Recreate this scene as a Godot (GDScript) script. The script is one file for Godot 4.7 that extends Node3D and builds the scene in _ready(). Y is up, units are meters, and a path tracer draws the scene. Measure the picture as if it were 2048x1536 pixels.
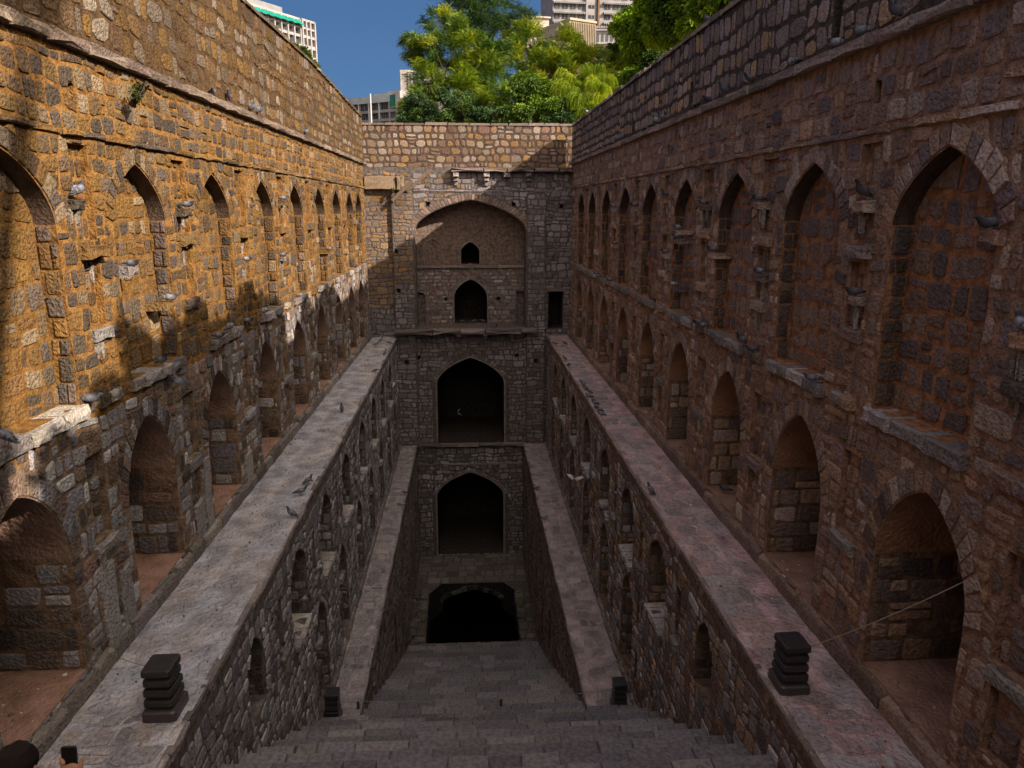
extends Node3D

# A deep stepwell seen from its upper steps: y is up, walkway 1 lies at y = 0, the long axis runs along -z.

const EYE := Vector3(0.0, 6.2, 0.0)
const FOCAL := 750.0            # pixels, for a picture 1024 wide
const PITCH := 13.178
const YAW := 3.352
const PARTS_MOST := 300
const Z_END := -37.0            # the front plane of the end facade

var rng := RandomNumberGenerator.new()
var wob := FastNoiseLite.new()
var tone := FastNoiseLite.new()
var cam_right: Vector3
var cam_up: Vector3
var cam_fwd: Vector3
var M := {}
var names_used := {}


# ---------------------------------------------------------------- mesh kit
class Frame:
	var o: Vector3
	var u: Vector3
	var v: Vector3
	var n: Vector3
	func _init(o_: Vector3, u_: Vector3, v_: Vector3, n_: Vector3) -> void:
		o = o_
		u = u_
		v = v_
		n = n_
	func at(p: Vector2, w: float = 0.0) -> Vector3:
		return o + u * p.x + v * p.y + n * w


class Bag:
	var p := PackedVector3Array()
	var n := PackedVector3Array()
	var c := PackedColorArray()
	func tri(a: Vector3, b: Vector3, d: Vector3, want: Vector3, col: Color) -> void:
		var m := (b - a).cross(d - a)
		if m.length_squared() < 1e-14:
			return
		m = m.normalized()
		if m.dot(want) < 0.0:
			m = -m
			p.append(a)
			p.append(b)
			p.append(d)
		else:
			p.append(a)
			p.append(d)
			p.append(b)
		n.append(m)
		n.append(m)
		n.append(m)
		c.append(col)
		c.append(col)
		c.append(col)
	func quad(a: Vector3, b: Vector3, d: Vector3, e: Vector3, want: Vector3, col: Color) -> void:
		tri(a, b, d, want, col)
		tri(a, d, e, want, col)
	func stri(a: Vector3, b: Vector3, d: Vector3, na: Vector3, nb: Vector3, nd: Vector3, ca: Color, cb: Color, cd: Color) -> void:
		var m := (b - a).cross(d - a)
		if m.length_squared() < 1e-16:
			return
		if m.dot(na + nb + nd) < 0.0:
			p.append_array([a, b, d])
			n.append_array([na, nb, nd])
			c.append_array([ca, cb, cd])
		else:
			p.append_array([a, d, b])
			n.append_array([na, nd, nb])
			c.append_array([ca, cd, cb])
	func box(t: Transform3D, s: Vector3, col: Color) -> void:
		var h := s * 0.5
		for ax in 3:
			for sg in [-1.0, 1.0]:
				var e := Vector3.ZERO
				e[ax] = sg
				var a := Vector3.ZERO
				var b := Vector3.ZERO
				a[(ax + 1) % 3] = h[(ax + 1) % 3]
				b[(ax + 2) % 3] = h[(ax + 2) % 3]
				var m := e * h[ax]
				quad(t * (m - a - b), t * (m + a - b), t * (m + a + b), t * (m - a + b), t.basis * e, col)
	func mesh(off: Vector3, mat: Material) -> ArrayMesh:
		var q := p
		if off != Vector3.ZERO:
			q = PackedVector3Array()
			q.resize(p.size())
			for i in p.size():
				q[i] = p[i] - off
		var arr := []
		arr.resize(Mesh.ARRAY_MAX)
		arr[Mesh.ARRAY_VERTEX] = q
		arr[Mesh.ARRAY_NORMAL] = n
		arr[Mesh.ARRAY_COLOR] = c
		var am := ArrayMesh.new()
		am.add_surface_from_arrays(Mesh.PRIMITIVE_TRIANGLES, arr)
		am.surface_set_material(0, mat)
		return am


class Rec:
	var f: Frame
	var poly: PackedVector2Array
	var base: float
	var h: float
	var bev: float
	var col: Color
	var px: float


class Works:                     # collects the stones of one thing and builds them at the end
	var root: Node3D
	var recs := {}
	var bags := {}
	var mats := {}


func obj(called: String, bag: Bag, mat: Material, parent: Node3D) -> MeshInstance3D:
	var o := MeshInstance3D.new()
	o.name = called
	o.mesh = bag.mesh(parent.position if parent != self else Vector3.ZERO, mat)
	parent.add_child(o, true)
	return o


func thing(called: String, label: String, category: String, at := Vector3.ZERO, group := "", kind := "") -> Node3D:
	var o := Node3D.new()
	o.name = called
	o.position = at
	add_child(o, true)
	if label:
		o.set_meta("label", label)
	if category:
		o.set_meta("category", category)
	if group:
		o.set_meta("group", group)
	if kind:
		o.set_meta("kind", kind)
	return o


func tag(o: Node3D, label: String, category: String, group := "", kind := "") -> void:
	if label:
		o.set_meta("label", label)
	if category:
		o.set_meta("category", category)
	if group:
		o.set_meta("group", group)
	if kind:
		o.set_meta("kind", kind)


func works(root: Node3D) -> Works:
	var w := Works.new()
	w.root = root
	return w


func bag_of(w: Works, called: String, mat: Material) -> Bag:
	if not w.bags.has(called):
		w.bags[called] = Bag.new()
		w.mats[called] = mat
	return w.bags[called]


func seen_px(p: Vector3) -> Vector3:    # picture x, y and depth
	var d := p - EYE
	var z := d.dot(cam_fwd)
	if z < 0.5:
		return Vector3(-9999, -9999, z)
	return Vector3(512.0 + FOCAL * d.dot(cam_right) / z, 384.0 - FOCAL * d.dot(cam_up) / z, z)


func area_of(q: PackedVector2Array) -> float:
	var s := 0.0
	var m := q.size()
	for i in m:
		var a := q[i]
		var b := q[(i + 1) % m]
		s += a.x * b.y - a.y * b.x
	return s * 0.5


func mid_of(q: PackedVector2Array) -> Vector2:
	var s := Vector2.ZERO
	for a in q:
		s += a
	return s / q.size()


func push(w: Works, kind: String, f: Frame, poly: PackedVector2Array, base: float, h: float, bev: float, col: Color) -> void:
	var r := Rec.new()
	r.f = f
	r.poly = poly
	r.base = base
	r.h = h
	r.bev = bev
	r.col = col
	var c := f.at(mid_of(poly), h)
	var s := seen_px(c)
	r.px = 0.0
	if s.x > -15.0 and s.x < 1039.0 and s.y > -15.0 and s.y < 783.0:
		var d := EYE - c
		var cosine := d.normalized().dot(f.n)
		if cosine > 0.0:
			r.px = absf(area_of(poly)) * cosine / d.length_squared() * FOCAL * FOCAL + h * 0.001
	if not w.recs.has(kind):
		w.recs[kind] = []
	w.recs[kind].append(r)


func carve(b: Bag, r: Rec) -> void:      # one dressed stone: sides, a worn arris and an uneven face
	var q := r.poly
	var m := q.size()
	var c := mid_of(q)
	var f := r.f
	var centre := f.at(c, r.base)
	var lo := PackedVector3Array()
	var mi := PackedVector3Array()
	var hi := PackedVector3Array()
	for i in m:
		var d := c - q[i]
		var l := d.length()
		var k := minf(r.bev, l * 0.45) / maxf(l, 0.001)
		lo.append(f.at(q[i], r.base))
		mi.append(f.at(q[i] + d * k * 0.28, r.h * 0.72 + r.base * 0.0))
		hi.append(f.at(q[i] + d * k * (0.8 + rng.randf() * 0.6), r.h * (0.8 + rng.randf() * 0.34)))
	var top := f.at(c + Vector2(rng.randf() - 0.5, rng.randf() - 0.5) * 0.05, r.h * (0.86 + rng.randf() * 0.26))
	var fine := r.px > 26.0
	for i in m:
		var j := (i + 1) % m
		var out := (lo[i] + lo[j]) * 0.5 - centre + f.n * 0.001
		if fine:
			b.quad(lo[i], lo[j], mi[j], mi[i], out, r.col)
			b.quad(mi[i], mi[j], hi[j], hi[i], out + f.n * 0.3, r.col)
		else:
			b.quad(lo[i], lo[j], hi[j], hi[i], out + f.n * 0.2, r.col)
		b.tri(hi[i], hi[j], top, f.n, r.col)


# bird droppings run down the wall below a perch
func streaks(wk: Works, f: Frame, at: Vector2, wide: float) -> void:
	for i in 2 + rng.randi() % 3:
		var x := at.x + rng.randf_range(-wide, wide)
		var w := rng.randf_range(0.02, 0.055)
		var l := rng.randf_range(0.1, 0.36)
		var top := at.y + rng.randf_range(-0.03, 0.02)
		var q := PackedVector2Array([Vector2(x - w * 0.3, top - l), Vector2(x + w * 0.2, top - l * 0.97), Vector2(x + w * 0.7, top - l * 0.5), Vector2(x + w, top), Vector2(x - w, top), Vector2(x - w * 0.8, top - l * 0.45)])
		push(wk, "dropping_streak", f, q, 0.0, rng.randf_range(0.04, 0.046), 0.006, Color(0.36, 0.345, 0.32) * rng.randf_range(0.6, 1.15))


# spots of droppings and grit scattered over a floor
func litter(wk: Works, f: Frame, r: Rect2, count: int) -> void:
	var b := Bag.new()
	for i in count:
		var p := r.position + Vector2(rng.randf() * r.size.x, rng.randf() * r.size.y)
		var s := rng.randf_range(0.008, 0.024) * (1.0 if rng.randf() < 0.9 else 1.8)
		var c := Color(0.55, 0.54, 0.52) if rng.randf() < 0.6 else Color(0.13, 0.12, 0.11)
		var tall := 0.004 if c.r > 0.3 else s * 0.7
		var ring := []
		for k in 6:
			ring.append(f.at(p + Vector2(cos(TAU * k / 6.0), sin(TAU * k / 6.0)) * s * rng.randf_range(0.6, 1.2), 0.0))
		for k in 6:
			b.tri(ring[k], ring[(k + 1) % 6], f.at(p, 0.016 + tall), f.n, c * rng.randf_range(0.7, 1.1))
	obj("droppings_and_grit", b, M.paint, wk.root).set_meta("kind", "stuff")


const REST := {"stone": "rubble_stones", "arch_stone": "small_arch_stones", "paving_stone": "small_paving_stones", "step_stone": "small_step_stones", "parapet_stone": "small_parapet_stones"}


func finish(w: Works, mat: Material) -> void:
	for kind in w.recs:
		var list: Array = w.recs[kind]
		list.sort_custom(func(a: Rec, b: Rec) -> bool: return a.px > b.px)
		var rest := Bag.new()
		for i in list.size():
			var r: Rec = list[i]
			if i < PARTS_MOST and r.px > 0.0:
				var b := Bag.new()
				carve(b, r)
				obj(kind, b, mat, w.root)
			else:
				carve(rest, r)
		if rest.p.size():
			obj(REST.get(kind, "small_" + kind + "s"), rest, mat, w.root).set_meta("kind", "stuff")
	for called in w.bags:
		if w.bags[called].p.size():
			obj(called, w.bags[called], w.mats[called], w.root)


func pick(pal: Array, at: Vector2, spread := 0.24) -> Color:
	var c: Color = pal[rng.randi() % pal.size()]
	var k := 1.0 + (rng.randf() - 0.5) * 2.0 * spread + tone.get_noise_2d(at.x * 9.0, at.y * 9.0) * 0.42
	return Color(c.r * k, c.g * k * (1.0 + (rng.randf() - 0.5) * 0.05), c.b * k * (1.0 + (rng.randf() - 0.5) * 0.1))


func warp(p: Vector2, amount: float, seed_at: float) -> Vector2:
	return p + Vector2(wob.get_noise_3d(p.x * 30.0, p.y * 30.0, seed_at), wob.get_noise_3d(p.x * 30.0, p.y * 30.0, seed_at + 77.0)) * amount


# courses of irregular stones in a rectangle of a frame; o: h, w, gap, round, proud, bev, pal, holes, within, kind, warp, base
func courses(wk: Works, f: Frame, rect: Rect2, o: Dictionary) -> void:
	var holes: Array = o.get("holes", [])
	var boxes := []
	for q in holes:
		boxes.append(box_of(q))
	var hr: Vector2 = o.h
	var wr: Vector2 = o.w
	var v := rect.position.y
	while v < rect.end.y - 0.04:
		var h := rng.randf_range(hr.x, hr.y)
		if rect.end.y - v - h < hr.x * 0.7:
			h = rect.end.y - v
		var u := rect.position.x - rng.randf() * wr.y
		while u < rect.end.x:
			var w := rng.randf_range(wr.x, wr.y)
			if rng.randf() < 0.08:
				w *= 1.5
			var u0 := maxf(u, rect.position.x)
			var u1 := minf(u + w, rect.end.x)
			u += w
			if u1 - u0 < 0.07:
				continue
			var roll := rng.randf()
			if roll < o.get("split", 0.2) and h > 0.27:
				var s := v + h * rng.randf_range(0.38, 0.62)
				cell(wk, f, u0, v, u1, s, o, holes, boxes)
				cell(wk, f, u0, s, u1, v + h, o, holes, boxes)
			elif roll > 0.95:
				var s := (u0 + u1) * 0.5
				cell(wk, f, u0, v, s, v + h, o, holes, boxes)
				cell(wk, f, s, v, u1, v + h, o, holes, boxes)
			else:
				cell(wk, f, u0, v, u1, v + h, o, holes, boxes)
		v += h


func box_of(q: PackedVector2Array) -> Rect2:
	var b := Rect2(q[0], Vector2.ZERO)
	for p in q:
		b = b.expand(p)
	return b


func cell(wk: Works, f: Frame, u0: float, v0: float, u1: float, v1: float, o: Dictionary, holes: Array, boxes: Array) -> void:
	if rng.randf() < o.get("miss", 0.02):
		return
	var g: float = o.gap * rng.randf_range(0.35, 0.75)
	u0 += g
	u1 -= g
	v0 += g
	v1 -= g
	var dx := u1 - u0
	var dy := v1 - v0
	if dx < 0.05 or dy < 0.04:
		return
	var k: float = o.round
	var q := PackedVector2Array()
	var jit := minf(dx, dy) * 0.10
	for corner in 4:
		var cx := u0 if corner == 0 or corner == 3 else u1
		var cy := v0 if corner < 2 else v1
		var sx := 1.0 if cx == u0 else -1.0
		var sy := 1.0 if cy == v0 else -1.0
		var a := k * rng.randf_range(0.5, 1.35)
		var b := k * rng.randf_range(0.5, 1.35)
		var pa := Vector2(cx, cy + sy * dy * minf(b, 0.46))
		var pb := Vector2(cx + sx * dx * minf(a, 0.46), cy)
		var j1 := Vector2(sx * rng.randf() * jit, (rng.randf() - 0.5) * jit)
		var j2 := Vector2((rng.randf() - 0.5) * jit, sy * rng.randf() * jit)
		if corner == 0 or corner == 2:
			q.append(pa + j1)
			q.append(pb + j2)
		else:
			q.append(pb + j2)
			q.append(pa + j1)
	var wa: float = o.get("warp", 0.05)
	if wa > 0.0:
		for i in q.size():
			q[i] = warp(q[i], wa, o.get("seed", 0.0))
	var whole := absf(area_of(q))
	var bb := box_of(q)
	for i in holes.size():
		if boxes[i].intersects(bb):
			var got := Geometry2D.clip_polygons(q, holes[i])
			var best := PackedVector2Array()
			var size := 0.0
			for part in got:
				if absf(area_of(part)) > size and not Geometry2D.is_polygon_clockwise(part):
					size = absf(area_of(part))
					best = part
			if size < 0.006 or size < whole * 0.12 or best.size() < 3:
				return
			q = best
			bb = box_of(q)
	if o.has("within"):
		var got := Geometry2D.intersect_polygons(q, o.within)
		if got.is_empty() or absf(area_of(got[0])) < maxf(0.006, whole * 0.12):
			return
		q = got[0]
	var proud: Vector2 = o.proud
	var at := mid_of(q)
	push(wk, o.get("kind", "stone"), f, q, o.get("base", -0.02), rng.randf_range(proud.x, proud.y), o.bev * rng.randf_range(0.7, 1.4), pick(o.pal, at))


func slab(wk: Works, kind: String, f: Frame, r: Rect2, base: float, h: float, bev: float, col: Color, jit := 0.012) -> void:
	var q := PackedVector2Array()
	for p in [Vector2(r.position.x, r.position.y), Vector2(r.position.x + r.size.x * 0.5, r.position.y), Vector2(r.end.x, r.position.y), Vector2(r.end.x, r.position.y + r.size.y * 0.5), r.end, Vector2(r.position.x + r.size.x * 0.5, r.end.y), Vector2(r.position.x, r.end.y), Vector2(r.position.x, r.position.y + r.size.y * 0.5)]:
		q.append(p + Vector2(rng.randf() - 0.5, rng.randf() - 0.5) * 2.0 * jit)
	push(wk, kind, f, q, base, h, bev, col)


# a run of slabs along u
func slab_row(wk: Works, kind: String, f: Frame, u0: float, u1: float, v0: float, v1: float, wr: Vector2, hr: Vector2, pal: Array, base := -0.05, bev := 0.02, jit := 0.012) -> void:
	var u := u0
	while u < u1 - 0.05:
		var w := rng.randf_range(wr.x, wr.y)
		if u1 - u - w < wr.x * 0.6:
			w = u1 - u
		slab(wk, kind, f, Rect2(u + 0.006, v0, w - 0.012, v1 - v0), base, rng.randf_range(hr.x, hr.y), bev, pick(pal, Vector2(u, v0)), jit)
		u += w


func pointed(cx: float, v0: float, vs: float, va: float, hw: float, n := 9, k := 0.62) -> PackedVector2Array:
	var q := PackedVector2Array()
	q.append(Vector2(cx - hw, v0))
	for side in [0, 1]:
		for i in n + 1:
			var t := float(i) / n if side == 0 else 1.0 - float(i) / n
			if side == 1 and i == 0:
				continue
			var a := t * PI * 0.5
			var x := cos(a)
			var y := k * sin(a) + (1.0 - k) * (1.0 - x)
			q.append(Vector2(cx + (-hw * x if side == 0 else hw * x), vs + (va - vs) * y))
	q.append(Vector2(cx + hw, v0))
	q.reverse()              # counter-clockwise
	return q


func rectp(u0: float, v0: float, u1: float, v1: float) -> PackedVector2Array:
	return PackedVector2Array([Vector2(u0, v0), Vector2(u1, v0), Vector2(u1, v1), Vector2(u0, v1)])


func ring_stones(wk: Works, f: Frame, cx: float, vs: float, va: float, hw: float, thick: float, each: float, pal: Array, proud: Vector2, k := 0.62, start := 0.02) -> void:
	var pts := pointed(cx, vs - 0.01, vs, va, hw, 40, k)
	pts.reverse()
	pts.remove_at(0)
	pts.remove_at(pts.size() - 1)
	var run := [0.0]
	for i in range(1, pts.size()):
		run.append(run[-1] + pts[i].distance_to(pts[i - 1]))
	var total: float = run[-1]
	var m := maxi(7, int(total / each))
	var at := func(s: float) -> Vector2:
		s = clampf(s, 0.0, total)
		for i in range(1, pts.size()):
			if s <= run[i] + 1e-6:
				return pts[i - 1].lerp(pts[i], (s - run[i - 1]) / maxf(run[i] - run[i - 1], 1e-6))
		return pts[-1]
	var heart := Vector2(cx, vs - hw * 0.35)
	for i in m:
		var s0: float = total * (i + 0.06) / m
		var s1: float = total * (i + 0.94) / m
		var a: Vector2 = at.call(s0)
		var b: Vector2 = at.call(s1)
		var ta := thick * rng.randf_range(0.82, 1.12)
		var da := (a - heart).normalized()
		var db := (b - heart).normalized()
		var q := PackedVector2Array([a + da * start, b + db * start, b + db * (ta + 0.01), a + da * (ta - 0.01)])
		if area_of(q) < 0.0:
			q.reverse()
		push(wk, "arch_stone", f, q, -0.03, rng.randf_range(proud.x, proud.y), 0.018, pick(pal, a))


# a mortar face: cells cut by the holes, then triangulated
func face(b: Bag, f: Frame, us: Array, vs: Array, holes: Array, col: Color, w := 0.0) -> void:
	us.sort()
	vs.sort()
	for i in us.size() - 1:
		for j in vs.size() - 1:
			if us[i + 1] - us[i] < 0.001 or vs[j + 1] - vs[j] < 0.001:
				continue
			var list := [rectp(us[i], vs[j], us[i + 1], vs[j + 1])]
			var bb := box_of(list[0])
			for hole in holes:
				if not box_of(hole).intersects(bb):
					continue
				var next := []
				for q in list:
					for part in Geometry2D.clip_polygons(q, hole):
						if absf(area_of(part)) > 0.0005:
							next.append(part)
				list = next
			for q in list:
				var idx := Geometry2D.triangulate_polygon(q)
				for t in range(0, idx.size(), 3):
					b.tri(f.at(q[idx[t]], w), f.at(q[idx[t + 1]], w), f.at(q[idx[t + 2]], w), f.n, col)


func recess(side: Bag, back: Bag, vault: Bag, f: Frame, q: PackedVector2Array, depth: float, vs: float, col: Color, vcol: Color, w0 := 0.0, floor_col := Color(0, 0, 0, 0)) -> void:
	var c := mid_of(q)
	for i in q.size():
		var a := q[i]
		var b := q[(i + 1) % q.size()]
		var inward := c - (a + b) * 0.5
		var want := f.u * inward.x + f.v * inward.y
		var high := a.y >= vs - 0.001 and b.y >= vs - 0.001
		var low := floor_col.a > 0.5 and a.y < box_of(q).position.y + 0.001 and b.y < box_of(q).position.y + 0.001
		if low:
			vault.quad(f.at(a, w0), f.at(b, w0), f.at(b, -depth), f.at(a, -depth), want, floor_col)
			continue
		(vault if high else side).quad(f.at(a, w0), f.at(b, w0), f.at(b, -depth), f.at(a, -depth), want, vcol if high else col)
	if back == null:
		return
	var idx := Geometry2D.triangulate_polygon(q)
	for t in range(0, idx.size(), 3):
		back.tri(f.at(q[idx[t]], -depth), f.at(q[idx[t + 1]], -depth), f.at(q[idx[t + 2]], -depth), f.n, col)


func tube(b: Bag, pts: Array, r0: float, r1: float, sides: int, col: Color) -> void:
	var last := []
	for i in pts.size():
		var d: Vector3 = (pts[mini(i + 1, pts.size() - 1)] - pts[maxi(i - 1, 0)]).normalized()
		var a := d.cross(Vector3.UP if absf(d.y) < 0.9 else Vector3.RIGHT).normalized()
		var e := d.cross(a)
		var r := lerpf(r0, r1, float(i) / maxi(pts.size() - 1, 1))
		var ring := []
		for k in sides:
			var t := TAU * k / sides
			ring.append([pts[i] + (a * cos(t) + e * sin(t)) * r, a * cos(t) + e * sin(t)])
		if i:
			for k in sides:
				var l := (k + 1) % sides
				b.stri(last[k][0], last[l][0], ring[l][0], last[k][1], last[l][1], ring[l][1], col, col, col)
				b.stri(last[k][0], ring[l][0], ring[k][0], last[k][1], ring[l][1], ring[k][1], col, col, col)
		last = ring


# a smooth body through oval rings: each row is centre, half height, half width, colour; facing is across the body
func loft(b: Bag, rows: Array, sides: int) -> void:
	var last := []
	for i in rows.size():
		var d: Vector3 = (rows[mini(i + 1, rows.size() - 1)][0] - rows[maxi(i - 1, 0)][0]).normalized()
		var side := Vector3.RIGHT
		if absf(d.dot(side)) > 0.9:
			side = Vector3.FORWARD
		var up := side.cross(d).normalized()
		side = d.cross(up).normalized()
		var ring := []
		for k in sides:
			var t := TAU * k / sides
			var off: Vector3 = up * sin(t) * rows[i][1] + side * cos(t) * rows[i][2]
			var nn: Vector3 = (up * sin(t) / maxf(rows[i][1], 0.002) + side * cos(t) / maxf(rows[i][2], 0.002)).normalized()
			ring.append([rows[i][0] + off, nn])
		if i:
			var ca: Color = rows[i - 1][3]
			var cb: Color = rows[i][3]
			for k in sides:
				var l := (k + 1) % sides
				b.stri(last[k][0], last[l][0], ring[l][0], last[k][1], last[l][1], ring[l][1], ca, ca, cb)
				b.stri(last[k][0], ring[l][0], ring[k][0], last[k][1], ring[l][1], ring[k][1], ca, cb, cb)
		last = ring


# ---------------------------------------------------------------- materials
func noise_tex(freq: float, octaves: int, lo: Color, hi: Color, seed_: int, normal := 0.0, kind := FastNoiseLite.TYPE_SIMPLEX_SMOOTH, size := 512) -> NoiseTexture2D:
	var n := FastNoiseLite.new()
	n.noise_type = kind
	n.frequency = freq
	n.fractal_octaves = octaves
	n.seed = seed_
	var t := NoiseTexture2D.new()
	t.width = size
	t.height = size
	t.seamless = true
	t.noise = n
	if normal > 0.0:
		t.as_normal_map = true
		t.bump_strength = normal
	else:
		var g := Gradient.new()
		g.offsets = PackedFloat32Array([0.15, 0.5, 0.85])
		g.colors = PackedColorArray([lo, lo.lerp(hi, 0.6), hi])
		t.color_ramp = g
	return t


func mat(called: String, albedo: Texture2D, normal: Texture2D, scale_: float, rough := 0.92, nscale := 1.0, tint := Color.WHITE) -> StandardMaterial3D:
	var m := StandardMaterial3D.new()
	m.resource_name = called
	m.vertex_color_use_as_albedo = true
	m.albedo_color = tint
	m.roughness = rough
	m.metallic_specular = 0.3
	if albedo:
		m.albedo_texture = albedo
		m.uv1_triplanar = true
		m.uv1_world_triplanar = true
		m.uv1_scale = Vector3.ONE * scale_
	if normal:
		m.normal_enabled = true
		m.normal_texture = normal
		m.normal_scale = nscale
	return m


func make_materials() -> void:
	var grain := noise_tex(0.02, 5, Color(0.80, 0.785, 0.77), Color(1, 1, 1), 3)
	var grain_n := noise_tex(0.035, 6, Color.BLACK, Color.WHITE, 4, 13.0)
	var mortar_a := noise_tex(0.012, 6, Color(0.70, 0.68, 0.66), Color(1, 1, 1), 7)
	var mortar_n := noise_tex(0.045, 5, Color.BLACK, Color.WHITE, 8, 14.0)
	var floor_a := noise_tex(0.006, 6, Color(0.80, 0.79, 0.78), Color(1, 1, 1), 12)
	var floor_n := noise_tex(0.045, 6, Color.BLACK, Color.WHITE, 13, 14.0)
	var clean_a := noise_tex(0.01, 4, Color(0.86, 0.86, 0.86), Color(1, 1, 1), 21)
	M.stone = mat("stone", grain, grain_n, 0.9, 0.88, 1.3)
	M.mortar = mat("mortar", mortar_a, mortar_n, 0.7, 0.96, 0.5)
	M.plaster = mat("plaster", floor_a, mortar_n, 0.5, 0.95, 0.5)
	M.floor = mat("floor_plaster", floor_a, floor_n, 0.33, 0.93, 0.9)
	M.polished = mat("polished_stone", clean_a, grain_n, 1.5, 0.38, 0.25)
	M.polished.metallic_specular = 0.5
	M.concrete = mat("concrete", clean_a, null, 0.05, 0.9)
	M.paint = mat("paint", null, null, 1.0, 0.6)
	M.glass = mat("window_glass", null, null, 1.0, 0.15)
	M.feather = mat("feathers", null, null, 1.0, 0.75)
	M.leaf = mat("leaves", null, null, 1.0, 0.55)
	M.leaf.backlight_enabled = true
	M.leaf.backlight = Color(0.35, 0.42, 0.12)
	M.bark = mat("bark", mortar_a, mortar_n, 0.8, 0.95)
	M.cloth = mat("cloth", clean_a, grain_n, 3.0, 0.9, 0.4)
	M.skin = mat("skin", null, null, 1.0, 0.6)
	M.rope = mat("rope", null, null, 1.0, 0.9)
	var w := StandardMaterial3D.new()
	w.resource_name = "well_water"
	w.albedo_color = Color(0.012, 0.014, 0.013)
	w.roughness = 0.12
	w.metallic_specular = 0.25
	M.water = w


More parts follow.
